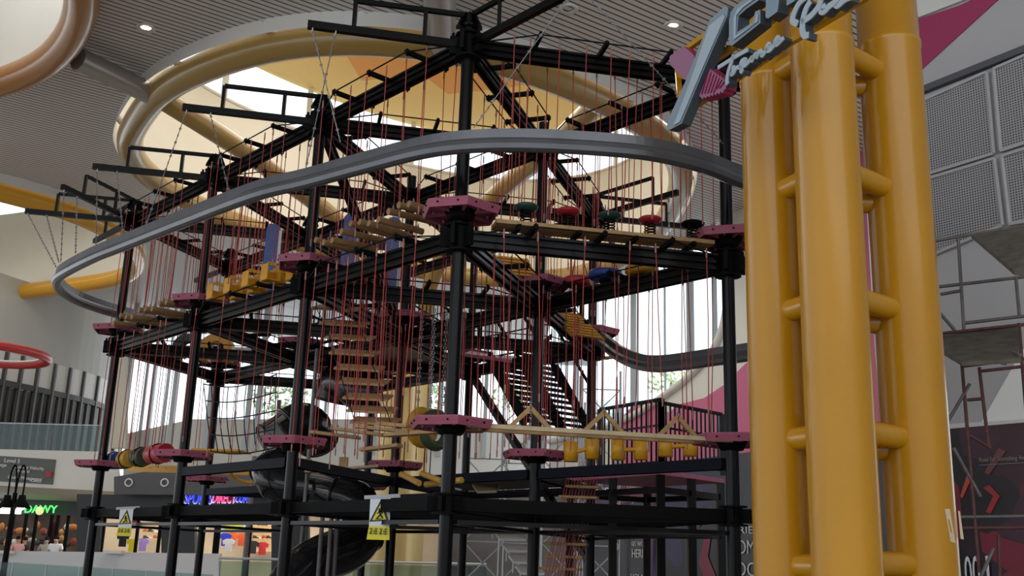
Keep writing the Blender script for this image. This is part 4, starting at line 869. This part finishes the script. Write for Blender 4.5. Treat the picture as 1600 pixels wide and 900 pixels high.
# ---------------------------------------------------------------- lower left: gallery, signs, shops, people
YS=47
def S(px,py,dy=0): return at(px,py,YS+dy)
mb=MB(); mb.prism([at(-200,697,46),at(168,706,46),at(176,705,46),at(184,755,46),at(184,768,46),at(-200,748,46)],(0,.5,0))
o=mb.build('x',WHITE); o.name='wall_fascia'; o['kind']='structure'
for k in range(5):
    x0=-60+k*46; t=thing('glass_balustrade_panel',at(x0,702,45.7),f'upper gallery glass panel, {ORD[k]} from the left above the white fascia','balustrade panel','upper gallery glass panels')
    P=[at(x0,701.7+x0*.0245,46.2),at(x0+45,701.7+(x0+45)*.0245,46.2)]; h=V((0,0,1.15)); MB().prism([P[0],P[1],P[1]+h,P[0]+h],(0,.03,0)).build('pane',GLASSG,t); MB().bar(P[0]+h,P[1]+h,.05,.05).build('handrail',ALU,t)
t=thing('directory_board',at(0,760,45.9),'slate grey direction board reading Level 5 on the white fascia','sign board')
MB().prism([at(-80,707,45.95),at(87,718,45.95),at(82,757,45.95),at(-80,747,45.95)],(0,.05,0)).build('board',BOARD,t)
xd=(at(80,757,45.9)-at(0,751.5,45.9)).normalized()
for s_,px,py,sz in (('Level 5',6,722,.68),('Sunway Velocity',23,731.5,1.28),('Hotel',27,738,.5),('Centre Management',12,747.5,1.5),('Office',48,753,.44),('ege',0,728.5,.28)): text('lettering',s_,at(px,py,45.9),xd,(0,0,1),.25 if sz==.68 else .2,TXT,t,.01,fit=sz)
MB().box(at(76,741,45.88),.25,.02,.25).build('red_icon',REDM,t)
# soffit and dark shop fronts
mb=MB(); mb.prism([at(-200,745,46.4),at(184,768,46.4),at(184,772,48.5),at(130,784,50),at(-200,770,50)],(0,0,.1)); o=mb.build('x',GREYL); o.name='ceiling_gallery_soffit'; o['kind']='structure'
mb=MB(); mb.prism([at(-200,770,50),at(128,783,50),at(128,806,50),at(-200,796,50)],(0,.3,0)); o=mb.build('x',CHAR); o.name='trim_17'; o['kind']='structure'
mb=MB(); mb.prism([at(178,745,44),at(250,733,44),at(560,746,44),at(640,750,44),at(640,776,44),at(178,772,44)],(0,.5,0)); o=mb.build('x',GREYD); o.name='wall_shop_fascia'; o['kind']='structure'
mb=MB(); mb.prism([at(120,772,45),at(640,778,45),at(640,806,45),at(160,804,45),at(150,900,45),at(120,900,45)],(0,.4,0)); o=mb.build('x',CHAR); o.name='wall_shop_front'; o['kind']='structure'
mb=MB()
for x0,x1 in ((252,272),(274,304),(424,482)): mb.prism([at(x0,803,45.1),at(x1,803,45.1),at(x1,900,45.1),at(x0,900,45.1)],(0,.4,0))
o=mb.build('x',CHAR); o.name='wall_shop_pier'; o['kind']='structure'
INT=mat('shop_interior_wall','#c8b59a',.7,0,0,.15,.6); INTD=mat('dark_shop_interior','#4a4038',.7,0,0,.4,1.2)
mb=MB(); vwall(at(140,850,49.5),at(700,850,49.5),0,4.2,mb); o=struct('wall_shop_back',mb,INT)
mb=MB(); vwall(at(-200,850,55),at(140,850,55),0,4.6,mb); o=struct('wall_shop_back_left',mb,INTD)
mb=MB(); vwall(at(480,850,52),at(960,850,52),0,5.0,mb); o=struct('wall_shop_far',mb,mat('grey_shop_wall','#6a6a6c',.6,0,0,.2,.5))
area('shop_light',(at(330,800,47)+V((0,0,.2))),(0,0,0),12,3,330,(1,.93,.82)); area('shop_light_left',(at(60,800,51)+V((0,0,.6))),(0,0,0),10,4,150,(1,.85,.7))
for k in range(7):
    x0=[150,178,206,232,340,386,440][k]; pass
# round emblems on the fascia
for k,px in enumerate((201,257,535)): 
    p=at(px,754 if k<2 else 748,43.9); tag(MB().torus(p,.15,.03,(0,1,0),16,6,.6).build('round_emblem',WHITE),f'white round emblem, {ORD[k]} from the left on the dark shop fascia','emblem','round emblems on the shop fascia')
# shop signs
sd_=thing('shop_sign',at(290,783,44.8),'blue and pink illuminated shop sign on the dark shop front','shop sign')
xd=(at(386,782,44.8)-at(288,785.5,44.8)).normalized(); xd=V((1,0,.0))
BLE=mat('blue_sign_light','#2436e8',.4,emit=1.6); PKE=mat('pink_sign_light','#e0407c',.4,emit=1.3); WHE=mat('white_sign_edge','#e8e6ff',.4,emit=.8); GRE=mat('green_sign_light','#3fe05a',.4,emit=2.2)
for s_,px,py,sz,m,xs_ in (('SPORTS',288,786,.62,BLE,1.13),('DIRECT',331,785,.62,PKE,.98),('.COM',366,784,.4,BLE,.55)):
    text('lettering',s_,at(px,py,44.7),(1,0,.01),(0,0,1),sz,m,sd_,.05,shear=.15,fit=xs_)
    text('lettering_edge',s_,at(px,py,44.76)-V((.02,0,.03)),(1,0,.01),(0,0,1),sz*1.06,WHE,sd_,.02,shear=.15,fit=xs_*1.04)
sd_=thing('shop_sign',at(40,800,49.6),'small green illuminated shop sign at the far left shops','shop sign'); text('lettering','DAWY',at(37,801,49.5),(1,0,.02),(0,0,1),.5,GRE,sd_,.03); MB().ball(at(62,798,49.5),.2,.05,.2,12).build('heart_icon',mat('cream_icon','#e6e29a',.5,emit=.6),sd_)
tag(MB().bar(at(-60,797,49.6),at(33,799,49.6),.05,.25).build('light_strip',mat('strip_glow','#f4f6ff',.4,emit=2.5)),'long white light strip over the far left shop','light')
# mullions & goods
for k,px in enumerate((22,42,58,82,92,108,165,218,253,304,340,345,394)):
    p0=at(px,803,45.3 if px>130 else 50.2); tag(MB().bar(V((p0.x,p0.y,0)),p0,.12,.12).build('shopfront_mullion',BLK2 if px<400 else ALU),f'dark upright shop window mullion, {ORD[k]} from the left along the shop fronts','mullion','shop window mullions')
t=thing('shop_poster',at(206,832,45.6),'white poster showing a red shirt in the shop window','poster'); MB().prism([at(200,805,45.6),at(216,805,45.6),at(216,826,45.6),at(200,826,45.6)],(0,.03,0)).build('sheet',WHITE,t)
def shirt(c_,s,m,name='shirt',parent=None):
    mb=MB(); P=[(-.5,.35),(-.2,.5),(.2,.5),(.5,.35),(.42,.05),(.28,.12),(.28,-.5),(-.28,-.5),(-.28,.12),(-.42,.05)]; mb.prism([c_+V((x*s,-.03,z*s)) for x,z in P],(0,.05*s+.02,0)); return mb.build(name,m,parent)
shirt(at(207.5,816,45.5),.5,mat('bright_red_cloth','#d5242b',.7),'red_shirt_print',t)
cl=['#d8d020','#2438b8','#e06a2c','#e8e8e8','#b83a30','#8f7bd0','#20262e','#3a6a4a']
for k,(px,py,Y,c_) in enumerate([(207,852,46.5,'#d8c81e'),(352,843,47,'#2c3cc0'),(363,842,47.2,'#e0662c'),(378,843,47.4,'#d65a30'),(223,851,46.8,'#9a86d8'),(192,844,46,'#22262b'),(357,852,46.7,'#e6e6ea'),(395,855,47.5,'#26282c'),(410,857,47.6,'#c03038')]):
    shirt(at(px,py,Y),.55,mat('cloth'+c_[1:],c_,.8),'garment'); o=C.objects[-1]; tag(o,f'{dict(d8c81e="yellow",  )if 0 else ["yellow","blue","orange","red orange","lilac","black","white","charcoal","crimson"][k]} garment displayed in the sports shop window','garment','garments in the shop window')
# shelves of shoes
for k,(x0,x1,ya,Y) in enumerate([(224,256,812,48.5),(224,256,822,48.5),(224,256,832,48.5),(224,256,842,48.5),(396,424,822,48.5),(396,424,832,48.5),(396,424,842,48.5),(396,424,812,48.5)]):
    a=at(x0,ya,Y);b=at(x1,ya,Y); t=tag(MB().bar(a,b,.3,.04).build('shop_shelf',mat('shelf_wood','#c9a36a',.6)),f'{"left" if k<4 else "right"} shop shelf with shoes, {ORD[k] if k<4 else ORD[(k-3)%4]} from the top','shelf')
    pass
    for j in range(4):
        p=a.lerp(b,(j+.5)/4)+V((0,-.05,.02)); mb=MB(); mb.prism([p+V((x,0,z)) for x,z in [(-.13,0),(.15,0),(.16,.04),(.05,.07),(-.03,.13),(-.12,.13)]],(0,.09,0)); tag(mb.build('shoe',[mat('shoe_dark','#33302e',.6),mat('shoe_pale','#c9c2b8',.6),mat('shoe_rust','#a5532c',.6)][(j+k)%3]),f'small shoe, {ORD[j]} from the left, on the {"left" if k<4 else "right"} shelves, {["top","second","third","lowest"][k] if k<4 else ["second","third","lowest","top"][k-4]} row','shoe',f'shoes on the {"left" if k<4 else "right"} shop shelves')
t=thing('shop_banner',at(365,832,48),'lime green round banner in the sports shop window','banner'); MB().ball(at(364,818,48.2),.45,.08,.4,16).build('green_graphic',mat('lime_print','#b9c438',.6),t); MB().prism([at(345,804,48.4),at(384,804,48.4),at(384,832,48.4),at(345,832,48.4)],(0,.03,0)).build('sheet',mat('pale_banner','#c8d4cf',.6),t)
tag(MB().prism([at(396,806,49),at(424,806,49),at(424,862,49),at(396,862,49)],(0,.05,0)).build('lit_back_panel',mat('warm_panel','#e0b98c',.6,emit=.25)),'warm lit panel behind the right shoe shelves','panel')
# bouquets / round goods in the far left shop
random.seed(3)
for k in range(26):
    px=3+(k%13)*9.3; py=random.uniform(820,833) if k<13 else random.uniform(836,852); c_=random.choice(['#c99a5a','#d8d2c8','#8a3b30','#3c3230','#b5743c','#b9b9bb']); t=MB().ball(at(px,py,51.5),random.uniform(.12,.28),.1,random.uniform(.1,.22),8); gcn={'#c99a5a':'tan','#d8d2c8':'white','#8a3b30':'red brown','#3c3230':'dark','#b5743c':'orange brown','#b9b9bb':'grey'}[c_]; tag(t.build('display_basket',mat('goods'+c_[1:],c_,.7)),f'{gcn} rounded item in the far left shop, {["top","upper","middle","lower","bottom"][min(4,int((py-818)/7))]} row, {ORD[k%13]} display from the left','goods','goods in the far left shop')
tag(MB().ball(at(82,832,50.5),.3,.15,.55,12).build('hanging_coat',mat('maroon_cloth','#5c1c22',.8)),'dark maroon garment hanging behind the man in white','garment')
# parapet and glass balustrade
mb=MB(); a=at(-200,858,43.5);b=at(345,865,43.5); mb.prism([V((a.x,a.y,0)),V((b.x,b.y,0)),b,a],(0,.25,0)); 
o=tag(mb.build('white_counter',mat('white_parapet','#cfd0d4',.5)),'long white parapet counter in front of the shops','parapet'); 
for x0,x1 in ((-20,20),(164,192)): tag(MB().bar(at(x0,862,43.3),at(x1,863,43.3),.4,.12).build('parapet_cap',WHITE),f'white cap block on the parapet, {"at the left edge" if x0<0 else "left of the second warning sign"}','block')
for k in range(7):
    x0=-30+k*52.; x1=x0+51; y=lambda x:878+x*.06
    t=thing('glass_balustrade_panel',at(x0,y(x0)+20,29),f'near greenish glass balustrade panel, {ORD[k]} from the left at the bottom edge','balustrade panel','near glass balustrade panels')
    a=at(x0,y(x0),29);b=at(x1,y(x1),29); MB().prism([V((a.x,a.y,0)),V((b.x,b.y,0)),b,a],(0,.03,0)).build('pane',GLASSG,t); MB().bar(V((b.x,b.y,0)),b,.03,.03).build('edge_post',ALU,t)
# rails near shop
t=thing('shop_railing',at(350,880,40),'pale metal railing with glass behind the second front post','railing')
MB().cyl(at(342,872,40),at(760,882,40),.05,8).build('handrail',ALU,t); MB().prism([at(342,876,40),at(760,886,40),at(760,930,40),at(342,930,40)],(0,.03,0)).build('glass',GLASSG,t)
for k,px in enumerate((388,560)): a,b=vert(px,820,41,0,5.2 if k==0 else 4); tag(MB().cyl(a,b,.1,10).build('thin_column',SCAFG if k==0 else CREAMY),['thin grey column in front of the sports shop','thin pale column left of the cream trunks'][k],'column')
# street lamp
lp_=thing('street_lamp',at(14,900,33),'black double-headed street lamp at the lower left','lamp')
a=at(14,900,33); a.z=0; b=at(24,770,33); a=V((b.x,b.y,0)); MB().cone(a,b,.1,.07,10).build('pole',BLK2,lp_)
for s_,px in((-1,12),(1,35)):
    h=at(px,776,33); b2=b+V((0,0,.2)); top=V(((b.x+h.x)/2,b.y,b.z+.85)); MB().tube(smooth([b-V((0,0,.4)),b+V((.02*s_,0,.35)),top,V((h.x,h.y,top.z-.25)),h],6),.03,6).build('arm',BLK2,lp_)
    sh_=MB().lathe(h,[(.0,.05),(.1,.05),(.12,-.1),(.3,-.34),(.29,-.35),(.1,-.12)],18).build('shade',BLK2,lp_); MB().ball(h-V((0,0,.32)),.13,.13,.1,12).build('bulb',mat('bulb_glow','#fff4da',.4,emit=6),sh_)
tag(MB().prism([at(-10,783,36),at(36,785,36),at(34,796,36),at(-10,794,36)],(0,.05,0)).build('hanging_notice',mat('notice_white','#c6cbd2',.6)),'white notice panel hanging behind the street lamp','notice')
# people --------------------------------------------------------
def figure(px,py_head,Y,shirtc,lab,mask=False,turn=0,haircol=HAIR):
    h=at(px,py_head,Y); base=V((h.x,h.y,0)); k=h.z/1.58
    t=thing('person',base,lab,'person')
    J=[(0,0,.95),(0,0,1.15),(0,0,1.32),(0,0,1.44),(0,-.01,1.52),(0,-.01,1.62),(-.19,0,1.38),(-.25,.0,1.12),(-.2,-.12,.92),(.19,0,1.38),(.25,0,1.12),(.2,-.12,.92),(-.1,0,.88),(-.11,-.01,.5),(-.12,.02,.06),(-.12,-.14,.03),(.1,0,.88),(.11,-.01,.5),(.12,.02,.06),(.12,-.14,.03)]
    rr_=[(.15,.11),(.15,.11),(.17,.11),(.06,.06),(.07,.085),(.085,.1),(.06,.06),(.045,.045),(.035,.035),(.06,.06),(.045,.045),(.035,.035),(.09,.09),(.065,.065),(.045,.045),(.045,.03),(.09,.09),(.065,.065),(.045,.045),(.045,.03)]
    E_=[(0,1),(1,2),(2,3),(3,4),(4,5),(2,6),(6,7),(7,8),(2,9),(9,10),(10,11),(0,12),(12,13),(13,14),(14,15),(0,16),(16,17),(17,18),(18,19)]
    def skin(name,Jx,Rx,Ex,m,root=0):
        me=bpy.data.meshes.new(name); me.from_pydata([V(j) for j in Jx],Ex,[]); o=bpy.data.objects.new(name,me); C.objects.link(o)
        md=o.modifiers.new('s','SKIN'); 
        for i,r_ in enumerate(Rx): me.skin_vertices[0].data[i].radius=r_
        me.skin_vertices[0].data[root].use_root=True
        o.modifiers.new('d','SUBSURF').levels=2; dg=bpy.context.evaluated_depsgraph_get(); dg.update(); m2=bpy.data.meshes.new_from_object(o.evaluated_get(dg)); bpy.data.objects.remove(o)
        for p in m2.polygons: p.use_smooth=True
        m2.materials.clear(); m2.materials.append(m); o=bpy.data.objects.new(name,m2); C.objects.link(o); o.parent=t; o.rotation_euler.z=turn; return o
    hands=[]
    for sx in(-1,1):
        for f_ in range(5):
            base_i=8 if sx<0 else 11; i0=len(J); a_=(-.03+.015*f_)*sx
            x0=.2*sx+a_*.8; y0=-.13
            if f_<4: J+= [(x0,-.17,.895),(x0,-.205,.87),(x0,-.22,.845)]
            else: J+= [(.2*sx-.05*sx,-.14,.9),(.2*sx-.065*sx,-.165,.89),(.2*sx-.07*sx,-.185,.88)]
            rr_+= [(.011,.011),(.010,.010),(.008,.008)]; E_+= [(base_i,i0),(i0,i0+1),(i0+1,i0+2)]
    skin('body',J,rr_,E_,SKIN)
    skin('shirt',[(0,0,.86),(0,0,1.05),(0,0,1.3),(0,0,1.42),(-.19,0,1.38),(-.24,0,1.2),(.19,0,1.38),(.24,0,1.2)],[(.18,.135),(.175,.13),(.195,.13),(.09,.085),(.085,.085),(.075,.075),(.085,.085),(.075,.075)],[(0,1),(1,2),(2,3),(2,4),(4,5),(2,6),(6,7)],mat('cloth_'+shirtc[1:],shirtc,.8))
    skin('trousers',[(0,0,.95),(-.1,0,.86),(-.11,-.01,.5),(-.12,.02,.12),(.1,0,.86),(.11,-.01,.5),(.12,.02,.12)],[(.16,.12),(.105,.105),(.08,.08),(.065,.065),(.105,.105),(.08,.08),(.065,.065)],[(0,1),(1,2),(2,3),(0,4),(4,5),(5,6)],mat('dark_trousers','#23252b',.8))
    def pt(x,y,z): return base+Matrix.Rotation(turn,3,'Z')@V((x,y,z))
    MB().ball(pt(0,.025,1.655),.093,.105,.085,14).build('hair',haircol,t)
    f_=MB(); f_.ball(pt(0,-.1,1.585),.016,.02,.022,8); f_.ball(pt(-.09,0,1.59),.012,.02,.028,8); f_.ball(pt(.09,0,1.59),.012,.02,.028,8); f_.build('nose_and_ears',SKIN,t)
    f_=MB(); 
    for s_ in(-1,1): f_.ball(pt(.033*s_,-.093,1.612),.012,.008,.007,8)
    f_.build('eyes',HAIR,t)
    if mask: MB().ball(pt(0,-.065,1.56),.07,.052,.045,12).build('face_mask',MASK,t)
    else: MB().ball(pt(0,-.093,1.545),.025,.012,.008,8).build('mouth',mat('lips','#8c4a44',.6),t)
    t.scale=(k,k,k)
figure(88.5,843.5,46,'#e4e6ea','person in a white shirt and face mask standing behind the white parapet',True)
figure(73,845,46.6,'#9b9690','person in a grey shirt standing left of the man in white',True,.4)
figure(29,843.5,46.2,'#c9989a','person in a pink shirt standing nearest the street lamp',False,.9)
figure(39,845,47,'#2e2a2c','person in dark clothes right of the one in pink',False,-.5)
# outside greenery and building seen through the windows
tag(MB().box((10,86,5),60,2,26).build('outside_building',mat('pale_render_facade','#c9d2da',.7)),'pale building outside the tall windows','building') if 0 else None
fb=thing('outside_building',V((14,84,0)),'pale grey building seen outside the right oval window','building')
MB().box((22,84,7),30,6,14).build('facade',mat('pale_facade','#f2f5f7',.6),fb)
for k in range(6): MB().box((22,80.9,1.5+2.2*k),29,.1,.9).build('window_band',mat('blue_band','#c3d6e4',.3),fb)
def bush(px,py,Y,r_,lab):
    t=thing('outside_tree',V((at(px,py,Y).x,Y,0)),lab,'tree'); mb=MB(); c_=at(px,py,Y); rnd=random.Random(px)
    for i in range(260):
        d=V((rnd.gauss(0,1),rnd.gauss(0,1),rnd.gauss(0,1))).normalized()*r_*rnd.uniform(.55,1); p=c_+V((d.x*1.3,d.y,d.z*.8)); a=V((rnd.gauss(0,1),rnd.gauss(0,1),rnd.gauss(0,1))).normalized()*.12*r_; b=V((rnd.gauss(0,1),rnd.gauss(0,1),rnd.gauss(0,1))).normalized()*.08*r_; mb.add([p-a,p-b,p+a,p+b],[(0,1,2,3)])
    mb.build('leaves',mat('leaf_green','#dfeebc',.6),t); MB().cyl(V((c_.x,c_.y,0)),c_,.12,6).build('stem',mat('bark','#5a4636',.8),t)
for px,py,Y,r_,l in ((437,625,62,1.5,'green tree top outside the windows left of the second front post'),(672,620,62,1.3,'green tree top outside the window between the cream trunks and centre post'),(815,615,62,1.5,'green tree top outside behind the red-roped post'),(1050,595,60,1.3,'green tree top low outside the oval window')): bush(px,py,Y,r_,l)
for o in list(bpy.data.objects):
    if '_o' in o: del o['_o']
